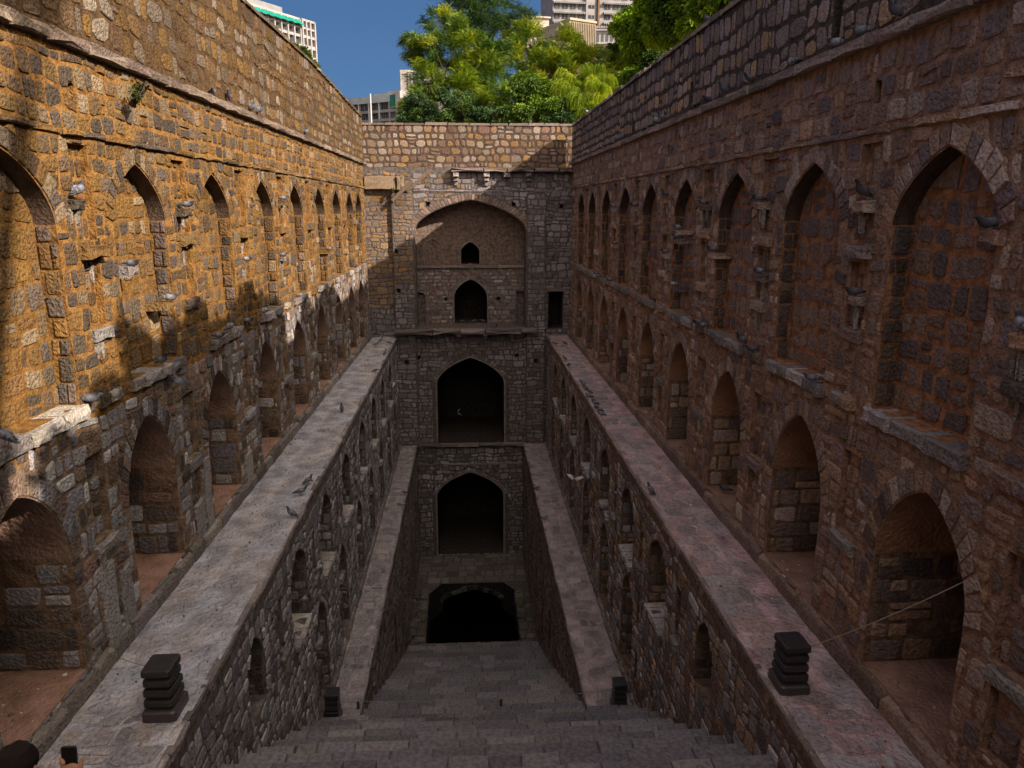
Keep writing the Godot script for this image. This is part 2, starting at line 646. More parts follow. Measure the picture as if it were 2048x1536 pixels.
const PERCH_LEFT := [Vector2(10.31, 6.33), Vector2(11.6, 5.36), Vector2(12.84, 4.7), Vector2(14.03, 6.22), Vector2(17.31, 5.05), Vector2(21.0, 6.42), Vector2(20.59, 4.96), Vector2(27.17, 4.77)]
const PERCH_RIGHT := [Vector2(16.39, 6.28), Vector2(23.03, 6.26), Vector2(26.19, 6.23), Vector2(15.57, 5.32), Vector2(19.26, 5.08), Vector2(25.82, 5.0), Vector2(18.26, 5.71), Vector2(18.23, 5.5), Vector2(19.5, 6.47), Vector2(18.37, 4.33), Vector2(13.0, 5.09), Vector2(9.7, 5.08), Vector2(9.76, 6.31), Vector2(13.29, 6.33), Vector2(7.27, 6.01), Vector2(6.63, 5.06)]
const BIRDS := [
	[Vector3(-4.97, 8.39, -16.01), -80, "sit", "grey pigeon sitting on the left string course, nearest the camera", ""],
	[Vector3(-4.96, 8.39, -17.04), -80, "stand", "dark pigeon on the left string course, second from the camera", ""],
	[Vector3(-4.94, 8.39, -18.76), 80, "stand", "dark pigeon beside the striped one on the left string course", ""],
	[Vector3(-4.93, 8.39, -19.3), 0, "stand", "striped grey pigeon in the middle of the left string course", ""],
	[Vector3(-4.89, 8.39, -24.59), 100, "stand", "small far pigeon on the left string course near the end wall", ""],
	[Vector3(-5.0, 6.33, -10.31), 60, "stand", "large grey pigeon landing on a bracket between the first two upper left niches", ""],
	[Vector3(-4.99, 5.36, -11.6), -20, "sit", "grey pigeon on a pale stone inside the second upper left niche", ""],
	[Vector3(-4.97, 4.7, -12.84), 30, "sit", "grey pigeon below a hole beside the second upper left niche", ""],
	[Vector3(-4.96, 6.22, -14.03), 0, "sit", "pigeon on the pale bracket right of the second upper left niche", ""],
	[Vector3(-4.93, 5.05, -17.31), 0, "sit", "small pigeon on a white-streaked bracket in the golden left wall", ""],
	[Vector3(-4.9, 6.42, -21.0), 10, "sit", "small pigeon high on a pale bracket in the golden left wall", ""],
	[Vector3(-4.9, 4.96, -20.59), 0, "sit", "teal-necked pigeon on a lower pale bracket of the golden left wall", ""],
	[Vector3(-4.84, 4.77, -27.17), 0, "sit", "tiny pigeon on the far golden part of the left wall", ""],
	[Vector3(-5.02, 3.7, -8.08), 150, "stand", "green-necked grey pigeon on the sill at the left picture edge", ""],
	[Vector3(-5.0, 3.7, -9.93), 20, "sit", "black pigeon on the left ledge below the first golden pillar", ""],
	[Vector3(-4.98, 3.7, -12.28), -30, "stand", "pigeon at the far end of the sill under the second left niche", ""],
	[Vector3(-4.95, 3.7, -15.05), 10, "sit", "first pigeon on the sill under the third left niche", ""],
	[Vector3(-4.95, 3.7, -15.81), 60, "stand", "second pigeon on the sill under the third left niche", ""],
	[Vector3(-4.94, 3.7, -17.04), 0, "sit", "pigeon on the ledge right of the third left niche", ""],
	[Vector3(-4.92, 3.7, -18.43), 60, "stand", "pigeon on the bright end of the sill under the fourth left niche", ""],
	[Vector3(-4.89, 3.7, -22.2), 80, "sit", "pigeon on the sill under the fifth left niche", ""],
	[Vector3(-4.2, 3.75, -10.65), 200, "fly", "dark pigeon in flight below the left sill", ""],
	[Vector3(-3.73, 0.01, -16.57), 20, "stand", "upright pigeon at the lip of the left walkway, first of three", ""],
	[Vector3(-3.75, 0.01, -15.88), 15, "walk", "walking pigeon near the lip of the left walkway, second of three", ""],
	[Vector3(-3.68, 0.01, -14.63), 150, "stand", "upright pigeon at the lip of the left walkway, nearest of three", ""],
	[Vector3(-3.99, 0.01, -22.93), 100, "stand", "lone dark pigeon in the middle of the left walkway", ""],
	[Vector3(-3.62, 0.01, -28.65), 160, "peck", "pigeon pecking at the lip of the left walkway", ""],
	[Vector3(-3.62, 0.01, -32.22), 60, "stand", "pigeon near the far end of the left walkway lip", ""],
	[Vector3(-4.28, 0.01, -34.45), 10, "walk", "pigeon at the far end of the left walkway, left of the pair", ""],
	[Vector3(-4.16, 0.01, -35.51), 40, "stand", "pigeon with raised wings at the far end of the left walkway", ""],
	[Vector3(-3.66, 0.01, -34.67), 20, "peck", "pigeon in the far right corner of the left walkway", ""],
	[Vector3(-5.01, 0.01, -22.93), 0, "walk", "pigeon on the kerb of the left walkway", ""],
	[Vector3(-3.47, -1.85, -16.0), 60, "sit", "grey pigeon on the white-stained sill of the left terrace wall", ""],
	[Vector3(-3.47, -1.85, -14.46), 0, "stand", "blue-grey pigeon on a bracket of the left terrace wall", ""],
	[Vector3(-2.79, -5.59, -30.11), 30, "peck", "pigeon on the lip of the lower left walkway, farther of two", ""],
	[Vector3(-2.79, -5.59, -28.74), 15, "peck", "pigeon on the lip of the lower left walkway, nearer of two", ""],
	[Vector3(4.0, 0.01, -34.1), 160, "walk", "pigeon at the far left end of the right walkway", ""],
	[Vector3(4.47, 0.01, -34.19), 20, "peck", "pigeon with raised wings at the far end of the right walkway", ""],
	[Vector3(4.0, 0.01, -30.56), 120, "walk", "farther pigeon of a pair on the right walkway lip", ""],
	[Vector3(4.0, 0.01, -29.25), 100, "peck", "nearer pigeon of a pair on the right walkway lip", ""],
	[Vector3(4.0, 0.01, -21.83), 160, "walk", "pigeon just in front of the row on the right walkway lip", ""],
	[Vector3(4.0, 0.01, -15.52), 110, "stand", "grey pigeon standing alone on the right walkway lip", ""],
	[Vector3(4.08, 0.01, -26.33), 120, "sit", "one of a tight row of pigeons along the lip of the right walkway", "row of pigeons on the right walkway lip"],
	[Vector3(4.04, 0.01, -25.79), 120, "stand", "one of a tight row of pigeons along the lip of the right walkway", "row of pigeons on the right walkway lip"],
	[Vector3(4.07, 0.01, -25.27), 120, "sit", "one of a tight row of pigeons along the lip of the right walkway", "row of pigeons on the right walkway lip"],
	[Vector3(4.09, 0.01, -24.77), 140, "stand", "one of a tight row of pigeons along the lip of the right walkway", "row of pigeons on the right walkway lip"],
	[Vector3(4.02, 0.01, -24.29), 140, "sit", "one of a tight row of pigeons along the lip of the right walkway", "row of pigeons on the right walkway lip"],
	[Vector3(4.09, 0.01, -23.83), 100, "sit", "one of a tight row of pigeons along the lip of the right walkway", "row of pigeons on the right walkway lip"],
	[Vector3(4.07, 0.01, -23.38), 140, "sit", "one of a tight row of pigeons along the lip of the right walkway", "row of pigeons on the right walkway lip"],
	[Vector3(4.02, 0.01, -22.95), 100, "sit", "one of a tight row of pigeons along the lip of the right walkway", "row of pigeons on the right walkway lip"],
	[Vector3(4.09, 0.01, -22.53), 120, "sit", "one of a tight row of pigeons along the lip of the right walkway", "row of pigeons on the right walkway lip"],
	[Vector3(5.42, 0.27, -14.8), 165, "walk", "dark red-footed pigeon on the floor of the third right arch", ""],
	[Vector3(2.84, -5.59, -30.31), 160, "peck", "pigeon on the lip of the lower right walkway, farther of two", ""],
	[Vector3(2.84, -5.59, -27.15), 160, "peck", "pigeon on the lip of the lower right walkway, nearer of two", ""],
	[Vector3(3.84, -2.46, -23.11), 180, "sit", "pigeon on a sill of the right terrace wall, nearer of two", ""],
	[Vector3(3.84, -2.58, -23.85), 180, "sit", "pigeon on a sill of the right terrace wall, farther of two", ""],
	[Vector3(3.84, -2.37, -20.24), 180, "sit", "dark pigeon in a niche of the right terrace wall", ""],
	[Vector3(3.84, -1.21, -18.54), 180, "sit", "pigeon on a bracket of the right terrace wall", ""],
	[Vector3(3.4, -2.62, -23.14), 250, "fly", "white pigeon in flight before the right terrace wall", ""],
	[Vector3(-0.59, -3.98, -36.5), 200, "fly", "white pigeon in flight before the dark middle arch", ""],
	[Vector3(-3.3, -1.5, -32.74), 80, "fly", "white pigeon in flight at the left corner of the facade", ""],
	[Vector3(1.33, 0.42, -36.55), -60, "stand", "pigeon on the balcony edge of the end facade", ""],
	[Vector3(-0.3, 0.52, -38.0), 180, "peck", "white-backed pigeon at the left foot of the upper dark arch", ""],
	[Vector3(0.28, 0.52, -38.0), 180, "peck", "pigeon in the middle of the upper dark arch's threshold", ""],
	[Vector3(0.72, 0.52, -38.0), 0, "peck", "pigeon at the right foot of the upper dark arch", ""],
	[Vector3(0.12, 3.42, -38.1), 0, "sit", "tiny pigeon in the small upper window of the end facade", ""],
	[Vector3(5.14, 8.39, -9.44), 160, "stand", "pigeon on the right string course, nearest the camera, dark and upright", ""],
	[Vector3(5.14, 8.39, -10.22), 160, "sit", "pigeon on the right string course, second from the camera", ""],
	[Vector3(5.13, 8.39, -10.91), 160, "sit", "pigeon on the right string course, third from the camera, with a blue sheen", ""],
	[Vector3(5.12, 8.39, -12.3), 100, "sit", "pigeon on the right string course, fourth from the camera", ""],
	[Vector3(5.11, 8.39, -14.15), 200, "walk", "pigeon on the right string course, fifth from the camera, lying low", ""],
	[Vector3(5.11, 8.39, -15.53), 180, "stand", "pigeon on the right string course, sixth, one of a pair with a dark one", ""],
	[Vector3(5.1, 8.39, -16.51), 200, "sit", "pigeon on the right string course, seventh, the dark one of a pair", ""],
	[Vector3(5.09, 8.39, -17.46), 80, "sit", "pigeon in the middle cluster on the right string course", "middle pigeons on the right string course"],
	[Vector3(5.08, 8.39, -20.25), 160, "stand", "pigeon in the middle cluster on the right string course", "middle pigeons on the right string course"],
	[Vector3(5.07, 8.39, -20.86), 180, "stand", "pigeon in the middle cluster on the right string course", "middle pigeons on the right string course"],
	[Vector3(5.07, 8.39, -21.64), 100, "sit", "pigeon in the middle cluster on the right string course", "middle pigeons on the right string course"],
	[Vector3(5.07, 8.39, -22.48), 100, "sit", "pigeon in the middle cluster on the right string course", "middle pigeons on the right string course"],
	[Vector3(5.05, 8.39, -25.28), 100, "stand", "pigeon in the far cluster on the right string course", "far pigeons on the right string course"],
	[Vector3(5.04, 8.39, -26.26), 100, "stand", "pigeon in the far cluster on the right string course", "far pigeons on the right string course"],
	[Vector3(5.04, 8.39, -27.51), 100, "sit", "pigeon in the far cluster on the right string course", "far pigeons on the right string course"],
	[Vector3(5.03, 8.39, -28.68), 80, "stand", "pigeon in the far cluster on the right string course", "far pigeons on the right string course"],
	[Vector3(5.02, 8.39, -30.99), 160, "sit", "pigeon in the far cluster on the right string course", "far pigeons on the right string course"],
	[Vector3(5.18, 10.12, -33.62), 170, "stand", "white pigeon on top of the right wall at its far end", ""],
	[Vector3(5.27, 10.12, -17.43), 170, "stand", "grey pigeon on top of the right wall beside the dark tree", ""],
	[Vector3(5.08, 6.28, -16.39), 180, "sit", "pigeon on a bracket left of the third upper right niche", ""],
	[Vector3(5.04, 6.26, -23.03), 180, "sit", "small pigeon on a high bracket between far right niches", ""],
	[Vector3(5.02, 6.23, -26.19), 180, "sit", "tiny pigeon on a high bracket near the far right corner", ""],
	[Vector3(5.09, 5.32, -15.57), 190, "sit", "pigeon halfway up the far jamb of the third upper right niche", ""],
	[Vector3(5.06, 5.08, -19.26), 180, "sit", "pigeon on a lower bracket between the fourth and fifth right niches", ""],
	[Vector3(5.03, 5.0, -25.82), 180, "sit", "tiny pigeon on a lower bracket of the far right wall", ""],
	[Vector3(5.07, 5.71, -18.26), 180, "sit", "upper of two pigeons in the fourth upper right niche", ""],
	[Vector3(5.07, 5.5, -18.23), 180, "sit", "lower of two pigeons in the fourth upper right niche", ""],
	[Vector3(5.06, 6.47, -19.5), 180, "stand", "dark pigeon on the bracket left of the fourth right niche", ""],
	[Vector3(5.07, 4.33, -18.37), 170, "sit", "pigeon low in the fourth upper right niche", ""],
	[Vector3(5.1, 5.09, -13.0), 190, "sit", "blue-grey pigeon on the white-streaked bracket left of the second right niche", ""],
	[Vector3(5.12, 5.08, -9.7), 170, "sit", "blue-black pigeon on the bracket between the first two right niches", ""],
	[Vector3(5.12, 6.31, -9.76), 180, "stand", "dark pigeon in the hole high between the first two right niches", ""],
	[Vector3(5.1, 6.33, -13.29), 180, "sit", "pigeon on the high bracket left of the second right niche", ""],
	[Vector3(5.13, 6.01, -7.27), 180, "sit", "shadowed pigeon at the near jamb of the first right niche", ""],
	[Vector3(4.99, 3.7, -29.16), 180, "sit", "first tiny pigeon on the far right sills", ""],
	[Vector3(4.99, 3.7, -27.77), 180, "sit", "second tiny pigeon on the far right sills", ""],
	[Vector3(5.0, 3.7, -26.41), 180, "sit", "third tiny pigeon on the far right sills", ""],
	[Vector3(5.04, 3.7, -20.36), 180, "stand", "dark pigeon on the sill of the fifth right niche", ""],
	[Vector3(5.06, 3.7, -16.21), 190, "sit", "left pigeon of a pair on the sill beside the third right niche", ""],
	[Vector3(5.06, 3.7, -15.82), 170, "sit", "right pigeon of a pair on the sill beside the third right niche", ""],
	[Vector3(5.08, 3.7, -13.56), 200, "stand", "fluttering pigeon on the sill of the third right niche, left of two", ""],
	[Vector3(5.08, 3.7, -12.99), 180, "sit", "dark pigeon on the sill of the third right niche, right of two", ""],
	[Vector3(5.09, 3.7, -10.6), 150, "sit", "grey pigeon lying on the sill under the second right niche", ""],
	[Vector3(5.14, 5.06, -6.63), 100, "stand", "bright grey pigeon on a bracket at the right picture edge", ""],
]


# ---------------------------------------------------------------- palettes (linear base colours, some tinted for sun or shade)
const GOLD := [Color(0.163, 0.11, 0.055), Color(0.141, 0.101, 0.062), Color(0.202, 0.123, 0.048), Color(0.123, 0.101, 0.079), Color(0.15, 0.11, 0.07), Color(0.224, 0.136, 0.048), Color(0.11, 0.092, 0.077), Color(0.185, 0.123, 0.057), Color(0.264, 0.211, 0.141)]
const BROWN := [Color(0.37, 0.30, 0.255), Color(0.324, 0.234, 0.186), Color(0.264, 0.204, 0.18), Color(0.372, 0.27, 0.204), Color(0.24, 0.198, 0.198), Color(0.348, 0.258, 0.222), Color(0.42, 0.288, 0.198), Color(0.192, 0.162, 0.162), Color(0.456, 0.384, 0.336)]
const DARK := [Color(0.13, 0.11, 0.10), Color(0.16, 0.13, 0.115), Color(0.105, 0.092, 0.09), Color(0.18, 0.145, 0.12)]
const GREY := [Color(0.318, 0.313, 0.335), Color(0.258, 0.26, 0.285), Color(0.373, 0.372, 0.385), Color(0.286, 0.283, 0.303), Color(0.208, 0.212, 0.233), Color(0.439, 0.454, 0.474)]
const FIELD_L := [Color(0.155, 0.099, 0.046), Color(0.127, 0.084, 0.046), Color(0.176, 0.109, 0.039), Color(0.163, 0.134, 0.102), Color(0.116, 0.077, 0.046), Color(0.134, 0.106, 0.074), Color(0.212, 0.183, 0.144)]
const FIELD_R := [Color(0.31, 0.241, 0.207), Color(0.265, 0.207, 0.184), Color(0.356, 0.276, 0.23), Color(0.299, 0.247, 0.23), Color(0.241, 0.196, 0.178), Color(0.414, 0.293, 0.184)]
const PALE := [Color(0.3, 0.294, 0.294), Color(0.252, 0.246, 0.246), Color(0.372, 0.36, 0.348), Color(0.216, 0.204, 0.198)]
const PURPLE := [Color(0.287, 0.275, 0.298), Color(0.238, 0.221, 0.245), Color(0.327, 0.308, 0.321), Color(0.257, 0.248, 0.275), Color(0.198, 0.189, 0.21), Color(0.337, 0.313, 0.31)]
const SUN_WARM := [Color(0.30, 0.215, 0.13), Color(0.25, 0.19, 0.135), Color(0.34, 0.22, 0.10), Color(0.23, 0.19, 0.16), Color(0.28, 0.205, 0.14)]  # sunlight warmth painted into the facade stones at upper left
const FLAG := [Color(0.24, 0.235, 0.245), Color(0.28, 0.265, 0.27), Color(0.21, 0.205, 0.215), Color(0.30, 0.27, 0.27)]


func shifted(f: Frame, w: float) -> Frame:
	return Frame.new(f.o + f.n * w, f.u, f.v, f.n)


# the high arcade wall of one side
func arcade_wall(left: bool) -> void:
	var f: Frame
	var arches: Array
	var niches: Array
	var stone_pal: Array
	var field_pal: Array
	var mortar: Color
	var mortar_top: Color
	var vault: Color
	var top := 10.04
	var top_near := 10.04
	var root: Node3D
	if left:
		f = Frame.new(Vector3(-5.194, 0, 0), Vector3(0.00931, 0, -1).normalized(), Vector3.UP, Vector3(1, 0, 0.00931).normalized())
		arches = [5.0, 8.25, 11.7, 15.1, 18.6, 22.1, 25.5, 28.8, 31.9, 34.6]
		niches = [5.6, 8.9, 12.3, 15.75, 19.3, 22.75, 26.2, 29.4, 32.5, 35.0]
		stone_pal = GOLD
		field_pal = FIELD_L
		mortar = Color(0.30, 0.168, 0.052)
		mortar_top = Color(0.11, 0.072, 0.038)
		vault = Color(0.30, 0.20, 0.155)
		top = 10.35
		top_near = 10.82
		root = thing("stone_wall", "tall sunlit golden rubble wall with two tiers of arches on the left", "wall", Vector3(-5.15, 0, -15))
	else:
		f = Frame.new(Vector3(5.277, 0, 0), Vector3(-0.00586, 0, -1).normalized(), Vector3.UP, Vector3(-1, 0, 0.00586).normalized())
		arches = [4.5, 7.8, 11.1, 14.4, 17.8, 21.1, 24.5, 27.9, 31.0, 34.0]
		niches = [4.8, 8.2, 11.4, 14.65, 18.0, 21.4, 24.75, 28.0, 31.1, 34.0]
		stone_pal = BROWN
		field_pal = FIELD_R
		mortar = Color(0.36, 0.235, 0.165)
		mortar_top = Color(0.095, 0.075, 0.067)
		vault = Color(0.39, 0.22, 0.135)
		root = thing("stone_wall", "tall shaded brown rubble wall with two tiers of arches on the right", "wall", Vector3(5.2, 0, -15))
	var wk := works(root)
	var core := bag_of(wk, "wall_core", M.mortar)
	var plaster := bag_of(wk, "vault_plaster", M.plaster)
	var soffit_shade := bag_of(wk, "shade_tinted_soffit", M.mortar)  # niche soffits darkened to paint in their shadow crescents
	var lower := []       # holes through the face
	var upper := []
	var cuts := [-7.0, 37.3]
	for c in arches:
		lower.append(pointed(c, 0.26, 1.85, 3.02, 0.88, 9, 0.8))
		cuts.append(c)
	for c in niches:
		upper.append(pointed(c, 3.68, 6.0, 6.86, 0.94))
		cuts.append(c)
	var panels := []
	for i in arches.size() - 1:
		var m: float = (arches[i] + arches[i + 1]) * 0.5 + 0.02
		var hw := 0.30 if i % 3 != 1 else 0.24
		panels.append(rectp(m - hw, 1.75, m + hw, 2.95))
		cuts.append(m)
		if i % 2 == 0:
			panels.append(rectp(m - hw * 0.8, 0.75, m + hw * 0.8, 1.5))
		var m2: float = (niches[i] + niches[i + 1]) * 0.5
		panels.append(rectp(m2 - hw, 5.78, m2 + hw, 7.02))
		panels.append(rectp(m2 - hw * 0.9, 4.62, m2 + hw * 0.9, 5.5))
		cuts.append(m2)
		if i % 3 == 1:
			panels.append(rectp(m2 - 0.07, 7.5, m2 + 0.08, 7.78))
	var gaps := [17.9, 26.5] if not left else [14.2]
	var slots := []
	if not left:
		slots = [rectp(10.98, 8.42, 11.22, 10.0), rectp(17.85, 8.42, 18.05, 9.0), rectp(23.9, 8.42, 24.1, 8.9)]
		cuts.append_array([11.1, 17.95, 24.0])
	var holes := lower + upper + panels
	face(core, f, cuts.duplicate(), [0.0, 1.62, 3.35], holes, Color(0.27, 0.20, 0.145) if left else mortar)  # shade of the left lower tier painted in as greyer mortar
	face(core, f, cuts.duplicate(), [3.35, 5.64, 7.12, 8.3], holes, mortar)
	for q in lower:
		recess(core, core, plaster, f, q, 1.7, 1.85, Color(0.26, 0.18, 0.125) if left else Color(0.24, 0.165, 0.12), vault, 0.0, Color(0.36, 0.225, 0.17))
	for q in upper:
		recess(core, core, soffit_shade, f, q, 0.27, 6.0, mortar * 0.8 if left else Color(0.40, 0.215, 0.115), Color(0.11, 0.082, 0.06))
	for q in panels:
		var pc := Color(0.27, 0.20, 0.145) if left and q[0].y < 3.3 else mortar
		recess(core, core, core, f, q, 0.1 if box_of(q).size.x > 0.2 else 0.4, 99.0, pc, pc)
	# the parapet, its coping and the body of the wall behind
	var para := bag_of(wk, "parapet_core", M.mortar)
	var pts := [[-7.0, top_near], [26.0, top_near], [37.3, top]]
	for s in pts.size() - 1:
		var a: Array = pts[s]
		var b: Array = pts[s + 1]
		var cells := [a[0]]
		for q in slots:
			cells.append_array([q[0].x, q[1].x])
		cells.append(b[0])
		cells.sort()
		for i in cells.size() - 1:
			var u0: float = cells[i]
			var u1: float = cells[i + 1]
			if u0 < a[0] - 0.01 or u1 > b[0] + 0.01:
				continue
			var t0: float = lerpf(a[1], b[1], (u0 - a[0]) / (b[0] - a[0]))
			var t1: float = lerpf(a[1], b[1], (u1 - a[0]) / (b[0] - a[0]))
			var inside := false
			var until := 0.0
			for q in slots:
				if u0 >= q[0].x - 0.001 and u1 <= q[1].x + 0.001:
					inside = true
					until = q[2].y
			if inside:
				para.quad(f.at(Vector2(u0, 8.3), -0.3), f.at(Vector2(u1, 8.3), -0.3), f.at(Vector2(u1, until), -0.3), f.at(Vector2(u0, until), -0.3), f.n, mortar_top)
				para.quad(f.at(Vector2(u1, 8.3)), f.at(Vector2(u1, until)), f.at(Vector2(u1, until), -0.3), f.at(Vector2(u1, 8.3), -0.3), -f.u, mortar_top)
				para.quad(f.at(Vector2(u0, 8.3)), f.at(Vector2(u0, until)), f.at(Vector2(u0, until), -0.3), f.at(Vector2(u0, 8.3), -0.3), f.u, mortar_top)
				para.quad(f.at(Vector2(u0, until)), f.at(Vector2(u1, until)), f.at(Vector2(u1, until), -0.3), f.at(Vector2(u0, until), -0.3), -f.v, mortar_top)
				para.quad(f.at(Vector2(u0, until)), f.at(Vector2(u1, until)), f.at(Vector2(u1, t1)), f.at(Vector2(u0, t0)), f.n, mortar_top)
			else:
				para.quad(f.at(Vector2(u0, 8.3)), f.at(Vector2(u1, 8.3)), f.at(Vector2(u1, t1)), f.at(Vector2(u0, t0)), f.n, mortar_top)
			para.quad(f.at(Vector2(u0, t0)), f.at(Vector2(u1, t1)), f.at(Vector2(u1, t1), -0.62), f.at(Vector2(u0, t0), -0.62), f.v, mortar_top)
			para.quad(f.at(Vector2(u0, 0), -0.62) + Vector3.UP * 8.2, f.at(Vector2(u1, 0), -0.62) + Vector3.UP * 8.2, f.at(Vector2(u1, t1), -0.62), f.at(Vector2(u0, t0), -0.62), -f.n, mortar_top)
	# masonry
	var u_first := 3.0
	var near := {"h": Vector2(0.19, 0.38), "w": Vector2(0.17, 0.42), "gap": 0.026 if left else 0.045, "round": 0.17, "proud": Vector2(0.006, 0.034), "bev": 0.03, "pal": stone_pal if left else [Color(0.22, 0.18, 0.178), Color(0.26, 0.20, 0.18), Color(0.19, 0.16, 0.162), Color(0.29, 0.22, 0.18)], "warp": 0.10, "seed": 3.0 if left else 9.0, "miss": 0.015}
	var fit := []
	for i in lower.size():
		fit.append(grown(pointed(arches[i], 0.26, 1.85, 3.02, 0.88, 9, 0.8), 0.015))
		fit.append(pointed(arches[i], 1.8, 1.85, 3.33, 1.17, 9, 0.8))
	for i in upper.size():
		fit.append(grown(upper[i], 0.015))
		fit.append(pointed(niches[i], 5.9, 6.0, 7.14, 1.2))
	for q in panels:
		fit.append(grown(q, 0.012))
	var o := near.duplicate()
	o.holes = fit
	var low_pal: Array = stone_pal if not left else GREY + DARK + [Color(0.25, 0.19, 0.15), Color(0.22, 0.15, 0.12)]  # shade of the left lower tier painted in as greyer stones
	o.pal = low_pal
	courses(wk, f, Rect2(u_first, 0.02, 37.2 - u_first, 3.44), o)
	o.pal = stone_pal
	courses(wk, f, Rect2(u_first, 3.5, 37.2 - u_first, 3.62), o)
	o.h = Vector2(0.18, 0.32)
	o.pal = stone_pal
	courses(wk, f, Rect2(u_first, 7.2, 37.2 - u_first, 0.95), o)
	var p := {"h": Vector2(0.24, 0.4), "w": Vector2(0.22, 0.46), "gap": 0.032, "round": 0.25, "proud": Vector2(0.006, 0.026), "bev": 0.03, "pal": field_pal, "warp": 0.12, "seed": 21.0, "miss": 0.015, "kind": "parapet_stone", "split": 0.08}
	p.holes = slots.map(func(q: PackedVector2Array) -> PackedVector2Array: return grown(q, 0.02))
	courses(wk, f, Rect2(u_first + 4.0, 8.42, 26.0 - u_first - 4.0, top_near - 8.5), p)
	courses(wk, f, Rect2(26.0, 8.42, 5.6, (top_near + top) * 0.5 - 8.42), p)
	courses(wk, f, Rect2(31.6, 8.42, 5.6, top - 8.45), p)
	# coping stones along the top
	var u := u_first + 4.0
	while u < 37.0:
		var w := rng.randf_range(0.5, 0.9)
		var t := top_near if u < 26.0 else lerpf(top_near, top, (u - 26.0) / 11.3)
		var fc := Frame.new(f.at(Vector2(0, t - 0.03)), f.u, -f.n, Vector3.UP)
		slab(wk, "coping_stone", fc, Rect2(u, -0.06, w - 0.02, 0.66), -0.04, rng.randf_range(0.05, 0.09), 0.03, pick(field_pal if left else BROWN, Vector2(u, t)) * 0.8)
		u += w
	# ledges: the string course, the thin line under it and the sills
	slab_row(wk, "string_course", f, u_first, 37.2, 8.2, 8.36, Vector2(0.7, 1.3), Vector2(0.11, 0.15), [Color(0.20, 0.165, 0.135), Color(0.23, 0.19, 0.16), Color(0.18, 0.145, 0.12)] if left else [Color(0.30, 0.25, 0.22), Color(0.27, 0.22, 0.195)], -0.05, 0.025, 0.01)
	slab_row(wk, "ledge_stone", f, u_first, 37.2, 7.12, 7.2, Vector2(0.35, 0.9), Vector2(0.035, 0.085), stone_pal, -0.03, 0.015, 0.012)
	for i in niches.size():
		var c: float = niches[i]
		slab_row(wk, "sill", f, c - 1.0, c + 1.0, 3.5, 3.68, Vector2(0.3, 0.7), Vector2(0.08, 0.13), PALE, -0.4, 0.016, 0.01)
		if i < niches.size() - 1:
			var m: float = (c + niches[i + 1]) * 0.5
			if rng.randf() < 0.8:
				slab_row(wk, "sill", f, m - 0.3, m + 0.3, 3.52, 3.68, Vector2(0.2, 0.34), Vector2(0.07, 0.13), PALE + stone_pal, -0.05, 0.02, 0.012)
			slab(wk, "bracket", f, Rect2(m - 0.29, 5.55, 0.58, 0.17), -0.12, rng.randf_range(0.07, 0.14), 0.02, pick(PALE + stone_pal + stone_pal, Vector2(m, 5)), 0.015)
			slab(wk, "bracket", f, Rect2(m - 0.27, 4.43, 0.54, 0.17), -0.12, rng.randf_range(0.06, 0.12), 0.02, pick(PALE + stone_pal + stone_pal, Vector2(m, 4)), 0.015)
			var ma: float = (arches[i] + arches[i + 1]) * 0.5
			slab(wk, "bracket", f, Rect2(ma - 0.3, 1.55, 0.6, 0.17), -0.12, rng.randf_range(0.06, 0.12), 0.02, pick(PALE + low_pal, Vector2(ma, 1.6)), 0.015)
			if rng.randf() < 0.7:
				streaks(wk, shifted(f, -0.1), Vector2(m, 5.54), 0.2)
			if rng.randf() < 0.5:
				streaks(wk, f, Vector2(m, 4.42), 0.22)
			if rng.randf() < 0.4:
				streaks(wk, shifted(f, -0.1) if i % 2 == 0 else f, Vector2(ma, 1.54), 0.17)
	if left:
		for q in [Rect2(9.72, 0.04, 0.36, 1.32), Rect2(10.22, 0.04, 0.34, 1.05), Rect2(13.22, 0.04, 0.4, 0.85), Rect2(16.3, 0.04, 0.42, 0.8), Rect2(13.75, 0.06, 0.3, 1.5)]:
			slab(wk, "plaster_patch", f, q, -0.02, 0.05, 0.02, Color(0.33, 0.325, 0.325) * rng.randf_range(0.85, 1.15), 0.035)
	# rings of the arches, stones in the reveals and in the niche backs
	for i in arches.size():
		var c: float = arches[i]
		ring_stones(wk, f, c, 1.85, 3.02, 0.88, 0.3, 0.16, low_pal, Vector2(0.012, 0.03), 0.8)
		var fj := Frame.new(f.at(Vector2(c + 0.88, 0)), -f.n, f.v, -f.u)
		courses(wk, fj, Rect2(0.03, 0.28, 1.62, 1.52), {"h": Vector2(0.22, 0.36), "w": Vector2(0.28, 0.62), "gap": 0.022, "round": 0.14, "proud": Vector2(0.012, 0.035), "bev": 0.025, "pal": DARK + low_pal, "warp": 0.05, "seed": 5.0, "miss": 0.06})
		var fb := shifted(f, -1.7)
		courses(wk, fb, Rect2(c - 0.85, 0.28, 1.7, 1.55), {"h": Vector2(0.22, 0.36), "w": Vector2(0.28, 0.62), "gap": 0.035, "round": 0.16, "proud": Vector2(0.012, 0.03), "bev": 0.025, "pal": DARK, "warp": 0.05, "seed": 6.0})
	for c in arches:
		litter(wk, Frame.new(f.at(Vector2(0, 0.262)), f.u, -f.n, Vector3.UP), Rect2(c - 0.8, 0.1, 1.6, 1.5), 26)
